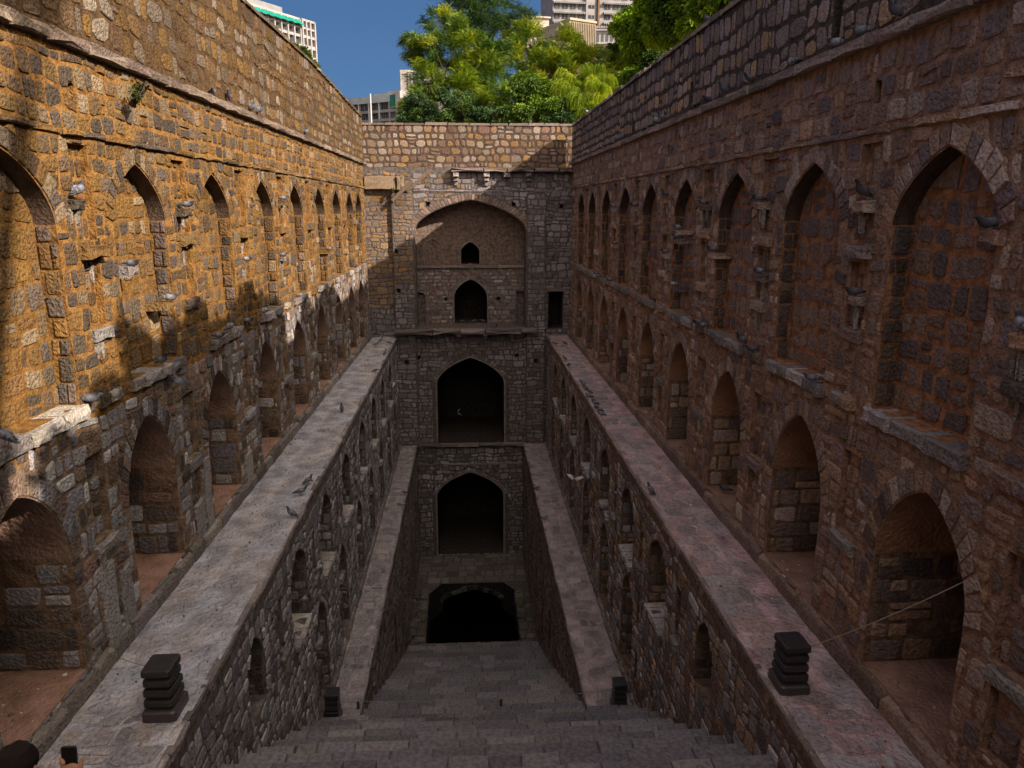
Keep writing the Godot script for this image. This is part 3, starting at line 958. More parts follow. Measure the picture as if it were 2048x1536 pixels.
	for i in niches.size():
		var c: float = niches[i]
		ring_stones(wk, f, c, 6.0, 6.86, 0.94, 0.28, 0.16, stone_pal, Vector2(0.012, 0.035))
		var fj := Frame.new(f.at(Vector2(c + 0.94, 0)), -f.n, f.v, -f.u)
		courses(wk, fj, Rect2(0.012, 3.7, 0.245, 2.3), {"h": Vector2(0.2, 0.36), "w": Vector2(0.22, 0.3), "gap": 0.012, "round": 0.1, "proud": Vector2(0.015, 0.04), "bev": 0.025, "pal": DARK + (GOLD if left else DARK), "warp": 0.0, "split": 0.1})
		courses(wk, shifted(f, -0.27), Rect2(c - 0.94, 3.7, 1.88, 3.2), {"h": Vector2(0.24, 0.44), "w": Vector2(0.2, 0.44), "gap": 0.026 if left else 0.045, "round": 0.17, "proud": Vector2(0.006, 0.034), "bev": 0.03, "pal": stone_pal if left else [Color(0.22, 0.18, 0.178), Color(0.26, 0.20, 0.18), Color(0.19, 0.16, 0.162), Color(0.29, 0.22, 0.18)], "warp": 0.1, "seed": 40.0 + i, "miss": 0.02, "within": grown(upper[i], -0.02)})
	for q in panels:
		var b := box_of(q)
		if b.size.x > 0.2:
			courses(wk, shifted(f, -0.1), Rect2(b.position + Vector2(0.01, 0.01), b.size - Vector2(0.02, 0.02)), {"h": Vector2(0.17, 0.3), "w": Vector2(0.2, 0.34), "gap": 0.03, "round": 0.18, "proud": Vector2(0.01, 0.04), "bev": 0.02, "pal": low_pal if b.position.y < 3.0 else stone_pal, "warp": 0.0, "split": 0.1})
	for q in (PERCH_LEFT if left else PERCH_RIGHT):
		slab(wk, "bracket", f, Rect2(q.x - 0.15, q.y - 0.15, 0.3, 0.14), -0.5, rng.randf_range(0.11, 0.15), 0.03, pick(PALE + stone_pal, q), 0.02)
		var open := false
		for c in niches:
			if absf(q.x - c) < 1.1 and q.y > 3.6 and q.y < 7.0:
				open = true
		if not open:
			streaks(wk, f, q - Vector2(0, 0.14), 0.13)
	finish(wk, M.stone)


func grown(q: PackedVector2Array, d: float) -> PackedVector2Array:
	var got := Geometry2D.offset_polygon(q, d)
	return q if got.is_empty() else got[0]


# the retaining wall under walkway 1, with its own two rows of openings
func terrace_wall(left: bool) -> void:
	var f: Frame
	var niches := [7.9, 11.2, 14.4, 17.45, 20.6, 24.0, 27.2, 30.2, 33.2]
	var arches: Array
	var root: Node3D
	var pal: Array
	var mortar: Color
	if left:
		f = Frame.new(Vector3(-3.57, 0, 0), Vector3(0, 0, -1), Vector3.UP, Vector3(1, 0, 0))
		arches = [16.2, 19.3, 22.6, 25.7, 28.8, 31.9, 34.9]
		pal = GREY
		mortar = Color(0.20, 0.18, 0.172)
		root = thing("terrace_wall", "grey retaining wall with small arches below the pale left walkway", "wall", Vector3(-3.6, -5.6, -20))
	else:
		f = Frame.new(Vector3(3.94, 0, 0), Vector3(0, 0, -1), Vector3.UP, Vector3(-1, 0, 0))
		arches = [17.1, 20.35, 23.9, 27.3, 30.6, 33.8]
		pal = BROWN + GREY
		mortar = Color(0.24, 0.175, 0.135)
		root = thing("terrace_wall", "brown retaining wall with small arches below the pink right walkway", "wall", Vector3(3.95, -5.6, -20))
	var wk := works(root)
	var core := bag_of(wk, "wall_core", M.mortar)
	var plaster := bag_of(wk, "vault_plaster", M.plaster)
	var holes := []
	var fit := []
	var cuts := [6.5, 37.1]
	for i in range(1, niches.size()):
		var c: float = niches[i]
		var door := i == 1
		var q := pointed(c, -2.0 if door else -2.44, -1.2, -0.62, 0.46 if door else 0.72)
		holes.append(q)
		fit.append(grown(q, 0.012))
		if not door:
			fit.append(pointed(c, -1.3, -1.2, -0.42, 0.9))
		cuts.append(c)
		if i > 1:
			var m: float = (niches[i - 1] + c) * 0.5
			for r in [rectp(m - 0.14, -1.9, m + 0.14, -0.85), rectp(m - 0.14, -3.5, m + 0.14, -2.6), rectp(m - 0.13, -5.0, m + 0.13, -4.2)]:
				if r[0].y < -3.0 and c < 16.8 or r[0].y < -2.6 and c < 14.0:
					continue
				holes.append(r)
				fit.append(grown(r, 0.01))
			cuts.append(m)
	for c in arches:
		var q := pointed(c, -5.47, -3.55, -2.82, 0.67)
		holes.append(q)
		fit.append(grown(q, 0.012))
		fit.append(pointed(c, -3.6, -3.55, -2.62, 0.85))
		cuts.append(c)
	face(core, f, cuts, [-6.6, -4.0, -2.5, 0.0], holes, mortar)
	for q in holes:
		var b := box_of(q)
		if q.size() > 4:
			recess(core, core, plaster if b.position.y < -3.0 else core, f, q, 1.3 if b.position.y < -3.0 or b.size.x < 1.0 else 0.5, -3.6 if b.position.y < -3.0 else 99.0, mortar * 0.9, Color(0.27, 0.19, 0.15) if not left else Color(0.26, 0.215, 0.20))
		else:
			recess(core, core, core, f, q, 0.14, 99.0, mortar, mortar)
	var o := {"h": Vector2(0.2, 0.38), "w": Vector2(0.18, 0.4), "gap": 0.028, "round": 0.19, "proud": Vector2(0.006, 0.03), "bev": 0.025, "pal": pal, "warp": 0.1, "seed": 60.0, "miss": 0.04, "holes": fit}
	courses(wk, f, Rect2(6.6, -6.4, 30.4, 6.05), o)
	# a coat of plaster hangs under the lip, with stones showing through it
	courses(wk, f, Rect2(6.6, -0.35, 30.4, 0.3), {"h": Vector2(0.2, 0.3), "w": Vector2(0.2, 0.5), "gap": 0.08, "round": 0.3, "proud": Vector2(0.004, 0.012), "bev": 0.03, "pal": pal, "warp": 0.08, "miss": 0.4})
	slab_row(wk, "lip_stone", f, 6.95, 37.0, -0.1, 0.0, Vector2(0.6, 1.4), Vector2(0.03, 0.06), [Color(0.30, 0.28, 0.27), Color(0.27, 0.25, 0.24)] if left else [Color(0.31, 0.25, 0.235), Color(0.28, 0.235, 0.22)], -0.05, 0.02, 0.012)
	for i in range(2, niches.size()):
		var c: float = niches[i]
		ring_stones(wk, f, c, -1.2, -0.62, 0.72, 0.18, 0.14, pal, Vector2(0.01, 0.025))
		slab_row(wk, "sill", f, c - 0.68, c + 0.68, -2.56, -2.42, Vector2(0.25, 0.5), Vector2(0.06, 0.1), [Color(0.46, 0.455, 0.45), Color(0.50, 0.49, 0.48), Color(0.36, 0.355, 0.35)], -0.45, 0.02, 0.014)
		var m: float = (niches[i - 1] + c) * 0.5
		slab(wk, "bracket", f, Rect2(m - 0.2, -2.08, 0.4, 0.13), -0.1, rng.randf_range(0.06, 0.11), 0.02, pick(PALE + pal, Vector2(m, 2)), 0.02)
		streaks(wk, f, Vector2(m, -2.08), 0.17)
		if rng.randf() < 0.5:
			streaks(wk, f, Vector2(c, -2.56), 0.5)
		if c > 16.9:
			slab(wk, "bracket", f, Rect2(m - 0.2, -3.75, 0.4, 0.15), -0.1, rng.randf_range(0.05, 0.09), 0.02, pick(PALE + pal, Vector2(m, 1)), 0.02)
		var fj := Frame.new(f.at(Vector2(c + 0.72, 0)), -f.n, f.v, -f.u)
		courses(wk, fj, Rect2(0.02, -2.4, 0.46, 1.15), {"h": Vector2(0.18, 0.3), "w": Vector2(0.2, 0.45), "gap": 0.03, "round": 0.18, "proud": Vector2(0.01, 0.03), "bev": 0.02, "pal": DARK + pal, "warp": 0.0})
		courses(wk, shifted(f, -0.5), Rect2(c - 0.64, -2.4, 1.28, 1.6), {"h": Vector2(0.18, 0.3), "w": Vector2(0.2, 0.45), "gap": 0.04, "round": 0.2, "proud": Vector2(0.01, 0.03), "bev": 0.025, "pal": pal, "warp": 0.05, "within": pointed(c, -2.4, -1.2, -0.66, 0.69)})
	for c in arches:
		ring_stones(wk, f, c, -3.55, -2.82, 0.67, 0.18, 0.14, pal, Vector2(0.01, 0.025))
		var fj := Frame.new(f.at(Vector2(c + 0.67, 0)), -f.n, f.v, -f.u)
		courses(wk, fj, Rect2(0.02, -5.43, 1.2, 1.8), {"h": Vector2(0.18, 0.32), "w": Vector2(0.25, 0.5), "gap": 0.03, "round": 0.18, "proud": Vector2(0.01, 0.03), "bev": 0.02, "pal": DARK + pal, "warp": 0.03})
	var fj := Frame.new(f.at(Vector2(11.2 + 0.46, 0)), -f.n, f.v, -f.u)
	courses(wk, fj, Rect2(0.02, -2.0, 1.2, 0.8), {"h": Vector2(0.18, 0.3), "w": Vector2(0.25, 0.5), "gap": 0.03, "round": 0.18, "proud": Vector2(0.01, 0.03), "bev": 0.02, "pal": DARK, "warp": 0.0})
	finish(wk, M.stone)


# the wall of the inner channel, under walkway 2
func channel_wall(left: bool) -> void:
	var x := -2.74 if left else 2.78
	var f := Frame.new(Vector3(x, 0, 0), Vector3(0, 0, -1), Vector3.UP, Vector3(1 if left else -1, 0, 0))
	var mortar := Color(0.20, 0.18, 0.165) if left else Color(0.215, 0.17, 0.15)
	var root := thing("channel_wall", "plain grey wall of the deep inner channel on the left" if left else "plain purplish wall of the deep inner channel on the right", "wall", Vector3(x, -12, -26))
	var wk := works(root)
	var core := bag_of(wk, "wall_core", M.mortar)
	var holes := [rectp(23.9, -9.5, 24.5, -7.8), rectp(26.6, -10.9, 27.1, -9.2)]
	face(core, f, [15.0, 24.2, 26.85, 37.1], [-14.5, -5.6], holes, mortar)
	for q in holes:
		recess(core, core, core, f, q, 1.0, 99.0, mortar * 0.7, mortar)
	courses(wk, f, Rect2(15.6, -12.2, 21.3, 6.5), {"h": Vector2(0.15, 0.28), "w": Vector2(0.22, 0.55), "gap": 0.035, "round": 0.18, "proud": Vector2(0.008, 0.03), "bev": 0.02, "pal": [Color(0.19, 0.17, 0.16), Color(0.165, 0.15, 0.145), Color(0.215, 0.19, 0.175)] if left else [Color(0.21, 0.165, 0.15), Color(0.18, 0.145, 0.14), Color(0.235, 0.185, 0.165)], "warp": 0.08, "miss": 0.05, "holes": holes})
	slab_row(wk, "lip_stone", f, 15.9, 36.9, -5.7, -5.6, Vector2(0.5, 1.2), Vector2(0.03, 0.06), [Color(0.28, 0.265, 0.255), Color(0.25, 0.235, 0.23)], -0.05, 0.02, 0.012)
	finish(wk, M.stone)


# ---------------------------------------------------------------- the end facade
func back_scaled(z: float) -> float:
	return absf(z) / 37.0


func end_facade() -> void:
	var root := thing("stone_facade", "tall end facade with one great arched recess and two dark arches below", "building", Vector3(0, -12, Z_END))
	var f := Frame.new(Vector3(0, 0, Z_END), Vector3.RIGHT, Vector3.UP, Vector3.BACK)
	var wk := works(root)
	var mortar := Color(0.16, 0.147, 0.148)
	var core := bag_of(wk, "wall_core", M.mortar)
	var inner := bag_of(wk, "chamber_lining", M.mortar)
	var plaster := bag_of(wk, "vault_plaster", M.plaster)
	var iwan := pointed(0.15, 0.42, 5.15, 6.6, 2.68, 14, 0.66)
	var arch1 := pointed(0.07, -5.55, -2.4, -1.08, 1.69, 12, 0.6)
	var arch2 := pointed(-0.02, -11.74, -8.45, -7.15, 1.73, 12, 0.6)
	var door := rectp(3.98, 0.36, 4.69, 2.18)
	var holes := [iwan, arch1, arch2, door]
	var bores := []
	for p in [Vector2(-1.86, 6.42), Vector2(2.24, 6.4), Vector2(4.55, 6.3), Vector2(3.72, 2.45), Vector2(-2.5, -1.05), Vector2(2.4, -0.98), Vector2(-2.05, -6.68), Vector2(2.3, -6.66)]:
		bores.append(rectp(p.x - 0.09, p.y - 0.1, p.x + 0.1, p.y + 0.09))
	holes.append_array(bores)
	var cuts := [-5.6, -2.58, 2.88, 5.9]
	for q in holes:
		cuts.append(box_of(q).get_center().x)
	face(core, f, cuts.duplicate(), [-14.5, -6.5, -0.3, 2.5, 7.0, 8.1], holes, mortar)
	for q in bores:
		recess(core, core, core, f, q, 0.35, 99.0, mortar * 0.6, mortar)
	recess(inner, null, plaster, f, iwan, 1.15, 5.15, mortar, Color(0.30, 0.20, 0.15), 0.0)
	# the iwan's back wall is replaced by one with openings of its own
	var dark := Color(0.06, 0.052, 0.05)  # darkness of rooms and holes put into a near-black lining
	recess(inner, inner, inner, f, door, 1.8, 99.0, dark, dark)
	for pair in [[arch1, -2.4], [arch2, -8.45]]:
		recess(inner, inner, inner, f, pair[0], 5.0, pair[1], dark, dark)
	var f1 := shifted(f, -1.05)
	var k := back_scaled(Z_END - 1.05)
	var at := func(x: float, y: float) -> Vector2: return Vector2(x * k, 6.2 + (y - 6.2) * k)
	var low: Vector2 = at.call(0.13, 0.61)
	var win_low := pointed(low.x, 0.5, at.call(0, 1.95).y, at.call(0, 2.82).y, 0.83, 9, 0.7)
	var high: Vector2 = at.call(0.13, 3.56)
	var win_high := pointed(high.x, high.y, at.call(0, 4.15).y, at.call(0, 4.62).y, 0.46, 8, 0.6)
	var side_l := rectp(at.call(-2.53, 0).x, at.call(0, 0.55).y, at.call(-2.1, 0).x, at.call(0, 2.19).y)
	var side_r := rectp(at.call(2.36, 0).x, at.call(0, 0.55).y, at.call(2.79, 0).x, at.call(0, 2.22).y)
	var blind := [pointed(-1.72, 3.62, 4.35, 4.72, 0.42, 8, 0.5), pointed(2.05, 3.62, 4.35, 4.72, 0.42, 8, 0.5)]
	var small := [rectp(-1.2, 1.62, -1.05, 1.8), rectp(1.45, 1.66, 1.63, 1.84)]
	var inside := [win_low, win_high, side_l, side_r] + small + blind
	var back := bag_of(wk, "recess_wall", M.mortar)
	face(back, f1, [-2.8, low.x, high.x, 3.1, -1.72, 2.05, box_of(side_l).get_center().x, box_of(side_r).get_center().x, -1.125, 1.54], [0.3, 3.3, 7.0], inside, Color(0.24, 0.19, 0.165))
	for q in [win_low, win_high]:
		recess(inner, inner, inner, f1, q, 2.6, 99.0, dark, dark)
	for q in [side_l, side_r]:
		recess(back, back, back, f1, q, 0.22, 99.0, Color(0.22, 0.18, 0.165), mortar)
	for q in small:
		recess(back, back, back, f1, q, 0.3, 99.0, dark, dark)
	for q in blind:
		recess(back, back, back, f1, q, 0.04, 99.0, Color(0.24, 0.19, 0.165), mortar)
	# two pilasters stand a little proud of the facade
	for px in [[-3.56, -2.6], [2.89, 3.8]]:
		var fp := shifted(f, 0.2)
		var mid: float = (px[0] + px[1]) * 0.5
		var hs := [rectp(mid - 0.1, -1.35, mid + 0.1, -1.15)]
		if px[0] < 0.0:
			hs.append_array([rectp(mid - 0.42, 4.1, mid - 0.25, 4.28), rectp(mid - 0.38, 2.2, mid - 0.2, 2.4)])
		var pil := bag_of(wk, "pilaster", M.mortar)
		face(pil, fp, [px[0], mid, px[1], mid - 0.335, mid - 0.29], [-5.76, 0.0, 6.9], hs, mortar)
		for q in hs:
			recess(pil, pil, pil, fp, q, 0.18, 99.0, dark, dark)
		for e in px:
			pil.quad(fp.at(Vector2(e, -5.76)), fp.at(Vector2(e, 6.9)), fp.at(Vector2(e, 6.9), -0.2), fp.at(Vector2(e, -5.76), -0.2), Vector3.RIGHT * (e - mid), mortar)
		pil.quad(fp.at(Vector2(px[0], 6.9)), fp.at(Vector2(px[1], 6.9)), fp.at(Vector2(px[1], 6.9), -0.2), fp.at(Vector2(px[0], 6.9), -0.2), Vector3.UP, mortar)
		for part in [[-5.74, 2.6], [2.6, 6.86]]:
			courses(wk, fp, Rect2(px[0] + 0.01, part[0], px[1] - px[0] - 0.02, part[1] - part[0]), {"h": Vector2(0.14, 0.32), "w": Vector2(0.2, 0.55), "gap": 0.024, "round": 0.2, "proud": Vector2(0.006, 0.03), "bev": 0.02, "pal": SUN_WARM if px[0] < 0.0 and part[0] > 0.0 else PURPLE, "warp": 0.1, "holes": hs.map(func(q: PackedVector2Array) -> PackedVector2Array: return grown(q, 0.02))})
	# face masonry
	var fit := [pointed(0.15, 0.42, 5.15, 7.08, 3.06, 14, 0.66), pointed(0.07, -5.55, -2.4, -0.7, 1.95, 12, 0.6), pointed(-0.02, -11.74, -8.45, -6.8, 1.98, 12, 0.6), grown(door, 0.04), rectp(-3.58, -5.8, -2.58, 6.92), rectp(2.87, -5.8, 3.82, 6.92)]
	for q in bores:
		fit.append(grown(q, 0.02))
	var o := {"h": Vector2(0.15, 0.34), "w": Vector2(0.16, 0.5), "gap": 0.026, "round": 0.2, "proud": Vector2(0.006, 0.03), "bev": 0.02, "pal": PURPLE, "warp": 0.14, "seed": 90.0, "holes": fit, "miss": 0.05, "split": 0.3}
	courses(wk, f, Rect2(-2.6, -5.5, 7.8, 9.9), o)
	courses(wk, f, Rect2(0.2, 4.4, 5.0, 3.45), o)
	o.pal = SUN_WARM + PURPLE  # sunlit part of the face painted in with warmer stones
	courses(wk, f, Rect2(-2.6, 4.4, 2.8, 3.45), o)
	o.pal = PURPLE
	courses(wk, f, Rect2(-5.0, -5.5, 2.4, 6.9), o)
	o.pal = SUN_WARM
	courses(wk, f, Rect2(-5.0, 1.4, 2.4, 6.45), o)
	o.pal = GREY
	courses(wk, f, Rect2(-2.74, -12.2, 5.52, 6.4), o)
	ring_stones(wk, f, 0.15, 5.15, 6.6, 2.68, 0.36, 0.155, [Color(0.30, 0.235, 0.205), Color(0.26, 0.205, 0.185), Color(0.33, 0.26, 0.22)], Vector2(0.02, 0.045), 0.66)
	ring_stones(wk, f, 0.07, -2.4, -1.08, 1.69, 0.26, 0.15, PURPLE, Vector2(0.02, 0.04), 0.6, 0.09)
	ring_stones(wk, f, -0.02, -8.45, -7.15, 1.73, 0.24, 0.15, GREY, Vector2(0.02, 0.04), 0.6, 0.09)
	# raised plaster bands round the two dark arches
	for a in [[0.07, -5.55, -2.4, -1.08, 1.69], [-0.02, -11.74, -8.45, -7.15, 1.73]]:
		var outer := pointed(a[0], a[1], a[2], a[3] + 0.085, a[4] + 0.08, 16, 0.6)
		var cut := pointed(a[0], a[1] - 0.1, a[2], a[3], a[4], 16, 0.6)
		var band := bag_of(wk, "arch_band", M.plaster)
		for q in Geometry2D.clip_polygons(outer, cut):
			var idx := Geometry2D.triangulate_polygon(q)
			for t in range(0, idx.size(), 3):
				band.tri(f.at(q[idx[t]], 0.05), f.at(q[idx[t + 1]], 0.05), f.at(q[idx[t + 2]], 0.05), f.n, Color(0.29, 0.245, 0.22))
			for i in q.size():
				var b: Vector2 = q[(i + 1) % q.size()]
				var e: Vector2 = b - q[i]
				band.quad(f.at(q[i], 0.05), f.at(b, 0.05), f.at(b, -0.3), f.at(q[i], -0.3), f.u * e.y - f.v * e.x, Color(0.29, 0.245, 0.22))
	courses(wk, f1, Rect2(-2.7, 0.5, 5.75, 2.75), {"h": Vector2(0.14, 0.26), "w": Vector2(0.18, 0.45), "gap": 0.04, "round": 0.2, "proud": Vector2(0.008, 0.03), "bev": 0.02, "pal": GREY + PURPLE, "warp": 0.06, "miss": 0.12, "holes": inside})
	courses(wk, f1, Rect2(-2.7, 3.5, 5.75, 3.3), {"h": Vector2(0.14, 0.24), "w": Vector2(0.2, 0.45), "gap": 0.04, "round": 0.2, "proud": Vector2(0.003, 0.014), "bev": 0.02, "pal": [Color(0.245, 0.185, 0.155), Color(0.22, 0.17, 0.15)], "warp": 0.06, "miss": 0.2, "holes": inside, "within": pointed(0.15, 0.4, 5.15, 6.5, 2.75, 14, 0.66)})
	ring_stones(wk, f1, low.x, at.call(0, 1.95).y, at.call(0, 2.82).y, 0.83, 0.2, 0.13, PURPLE, Vector2(0.015, 0.03), 0.7, 0.03)
	for q in [win_low, win_high, blind[0], blind[1]]:
		var outer := grown(q, 0.07)
		var band := bag_of(wk, "arch_band", M.plaster)
		for s in q.size() - 1:
			var n: int = q.size()
			var a: Vector2 = q[s]
			var b: Vector2 = q[(s + 1) % n]
			var oa := a + (a - mid_of(q)).normalized() * 0.07
			var ob := b + (b - mid_of(q)).normalized() * 0.07
			band.quad(f1.at(a, 0.035), f1.at(b, 0.035), f1.at(ob, 0.035), f1.at(oa, 0.035), f1.n, Color(0.27, 0.225, 0.20))
			band.quad(f1.at(a, 0.035), f1.at(b, 0.035), f1.at(b, -0.05), f1.at(a, -0.05), f1.u * (mid_of(q) - a).x + f1.v * (mid_of(q) - a).y, Color(0.27, 0.225, 0.20))
			band.quad(f1.at(oa, 0.035), f1.at(ob, 0.035), f1.at(ob, 0.0), f1.at(oa, 0.0), f1.u * (a - mid_of(q)).x + f1.v * (a - mid_of(q)).y, Color(0.27, 0.225, 0.20))
	slab_row(wk, "inner_ledge", f1, -2.7, 3.03, at.call(0, 3.36).y, at.call(0, 3.5).y, Vector2(0.9, 1.7), Vector2(0.1, 0.13), [Color(0.33, 0.28, 0.25), Color(0.30, 0.255, 0.23)], -0.04, 0.02, 0.008)
	# the great eaves ledge, the balcony and their brackets
	slab_row(wk, "eaves_slab", f, -0.72, 5.05, 7.88, 8.06, Vector2(0.9, 1.6), Vector2(0.36, 0.44), [Color(0.25, 0.205, 0.19), Color(0.22, 0.185, 0.175)], -0.1, 0.03, 0.02)
	slab_row(wk, "balcony_slab", f, -3.62, 3.42, 0.16, 0.4, Vector2(1.0, 1.9), Vector2(0.5, 0.56), [Color(0.29, 0.255, 0.24), Color(0.26, 0.23, 0.22)], -1.1, 0.025, 0.012)
	for x in [-0.5, 0.95, 2.95]:
		bracket(wk, f, x, 7.86, 0.34, 0.3, 0.62)
	slab(wk, "bracket", f, Rect2(1.75, 7.62, 0.34, 0.24), -0.1, 0.3, 0.03, Color(0.24, 0.20, 0.185))
	for x in [-0.5, 0.82, 2.15]:
		bracket(wk, f, x, 0.16, 0.42, 0.26, 0.36)
	for y in [[-5.72, -5.56, 0.14, 0.2], [-6.76, -6.66, 0.05, 0.08]]:
		slab_row(wk, "platform_slab" if y[0] > -6.0 else "ledge_stone", f, -2.72, 2.76, y[0], y[1], Vector2(0.8, 1.5), Vector2(y[2], y[3]), [Color(0.30, 0.27, 0.255), Color(0.26, 0.235, 0.225)], -0.1, 0.02, 0.012)
	slab_row(wk, "ledge_stone", f, -2.55, 5.0, 6.98, 7.04, Vector2(0.8, 1.6), Vector2(0.03, 0.05), PURPLE, -0.03, 0.01, 0.008)
	slab(wk, "door_lintel", f, Rect2(3.86, 2.19, 0.96, 0.16), -0.1, 0.05, 0.02, Color(0.28, 0.22, 0.20))
	# broken lintel with its leaning beams in the left corner
	slab(wk, "lintel", f, Rect2(-4.82, 7.06, 1.5, 0.6), -0.1, 0.3, 0.04, Color(0.31, 0.25, 0.18))
	slab(wk, "lintel", f, Rect2(-3.29, 7.02, 0.34, 0.68), -0.1, 0.36, 0.04, Color(0.28, 0.22, 0.16))
	var beam := bag_of(wk, "leaning_beam", M.stone)
	for e in [[Vector3(-2.85, 7.0, 0.12), Vector3(-1.62, 7.95, 0.2)], [Vector3(-3.5, 6.55, 0.35), Vector3(-2.6, 7.4, 0.42)]]:
		var a: Vector3 = e[0] + Vector3(0, 0, Z_END)
		var b: Vector3 = e[1] + Vector3(0, 0, Z_END)
		var bs := Basis((b - a).normalized(), Vector3.BACK.cross((b - a).normalized()), Vector3.BACK)
		beam.box(Transform3D(bs, (a + b) * 0.5), Vector3((b - a).length(), 0.16, 0.18), Color(0.23, 0.18, 0.14))
	finish(wk, M.stone)
	# floor slab inside the balcony recess is the balcony itself; the wall above stands further back
	var upper := thing("parapet_wall", "parapet of rounded field stones above the end facade, half of it sunlit", "wall", Vector3(0, 8, -37.9))
	var w2 := works(upper)
	var f2 := Frame.new(Vector3(0, 0, -37.9), Vector3.RIGHT, Vector3.UP, Vector3.BACK)
	var c2 := bag_of(w2, "wall_core", M.mortar)
	var mc := Color(0.12, 0.092, 0.078)
	face(c2, f2, [-5.6, 0.0, 5.9], [7.9, 10.14], [], mc)
	c2.quad(f2.at(Vector2(-5.6, 10.14)), f2.at(Vector2(5.9, 10.14)), f2.at(Vector2(5.9, 10.14), -0.5), f2.at(Vector2(-5.6, 10.14), -0.5), Vector3.UP, mc)
	c2.quad(f2.at(Vector2(-5.6, 7.9), -0.5), f2.at(Vector2(5.9, 7.9), -0.5), f2.at(Vector2(5.9, 10.14), -0.5), f2.at(Vector2(-5.6, 10.14), -0.5), Vector3.FORWARD, mc)
	var roof := bag_of(w2, "facade_top", M.mortar)
	roof.quad(Vector3(-5.6, 8.085, -37.0), Vector3(5.9, 8.085, -37.0), Vector3(5.9, 8.085, -37.9), Vector3(-5.6, 8.085, -37.9), Vector3.UP, mc)
	courses(w2, f2, Rect2(-4.95, 8.1, 10.2, 2.02), {"h": Vector2(0.24, 0.4), "w": Vector2(0.24, 0.5), "gap": 0.04, "round": 0.28, "proud": Vector2(0.008, 0.03), "bev": 0.03, "pal": [Color(0.28, 0.19, 0.12), Color(0.31, 0.235, 0.17), Color(0.25, 0.195, 0.16), Color(0.32, 0.205, 0.09), Color(0.24, 0.155, 0.12), Color(0.36, 0.31, 0.26)], "warp": 0.1, "kind": "parapet_stone", "split": 0.08})
	var fc := Frame.new(Vector3(0, 10.12, -37.9), Vector3.RIGHT, Vector3.FORWARD, Vector3.UP)
	slab_row(w2, "coping_stone", fc, -5.1, 5.25, -0.06, 0.52, Vector2(0.6, 1.2), Vector2(0.05, 0.09), [Color(0.25, 0.20, 0.17), Color(0.22, 0.18, 0.155)], -0.05, 0.03, 0.012)
	finish(w2, M.stone)


func bracket(wk: Works, f: Frame, x: float, top: float, out: float, wide: float, tall: float) -> void:
	var col := pick(PURPLE, Vector2(x, top))
	slab(wk, "bracket", f, Rect2(x - wide * 0.5, top - tall * 0.36, wide, tall * 0.35), -0.1, out, 0.03, col, 0.008)
	slab(wk, "bracket", f, Rect2(x - wide * 0.42, top - tall * 0.68, wide * 0.84, tall * 0.31), -0.1, out * 0.66, 0.03, col, 0.008)
	slab(wk, "bracket", f, Rect2(x - wide * 0.34, top - tall, wide * 0.68, tall * 0.31), -0.1, out * 0.36, 0.03, col, 0.008)


# ---------------------------------------------------------------- floors
func top_frame(y: float) -> Frame:      # u = x, v = distance from the eye along -z
	return Frame.new(Vector3(0, y, 0), Vector3.RIGHT, Vector3.FORWARD, Vector3.UP)


func sheet(b: Bag, f: Frame, r: Rect2, step: float, bump: float, col: Color, stain := Color.WHITE) -> void:
	var nu := maxi(1, int(r.size.x / step))
	var nv := maxi(1, int(r.size.y / step))
	var g := []
	var nn := []
	var cc := []
	for i in nu + 1:
		for j in nv + 1:
			var p := r.position + Vector2(r.size.x * i / nu, r.size.y * j / nv)
			g.append(f.at(p, wob.get_noise_2d(p.x * 50.0, p.y * 50.0) * bump))
			var t := clampf(0.5 + tone.get_noise_2d(p.x * 22.0, p.y * 12.0) * 1.5, 0.0, 1.0)
			var d := 1.0 + tone.get_noise_2d(p.x * 40.0 + 300.0, p.y * 40.0) * 0.45
			cc.append(Color(lerpf(col.r, col.r * stain.r, t) * d, lerpf(col.g, col.g * stain.g, t) * d, lerpf(col.b, col.b * stain.b, t) * d))
	for i in nu + 1:
		for j in nv + 1:
			var a: Vector3 = g[mini(i + 1, nu) * (nv + 1) + j] - g[maxi(i - 1, 0) * (nv + 1) + j]
			var c: Vector3 = g[i * (nv + 1) + mini(j + 1, nv)] - g[i * (nv + 1) + maxi(j - 1, 0)]
			var m := a.cross(c).normalized()
			nn.append(m if m.dot(f.n) > 0.0 else -m)
	for i in nu:
		for j in nv:
			var k := i * (nv + 1) + j
			var l := k + nv + 1
			b.stri(g[k], g[l], g[l + 1], nn[k], nn[l], nn[l + 1], cc[k], cc[l], cc[l + 1])
			b.stri(g[k], g[l + 1], g[k + 1], nn[k], nn[l + 1], nn[k + 1], cc[k], cc[l + 1], cc[k + 1])


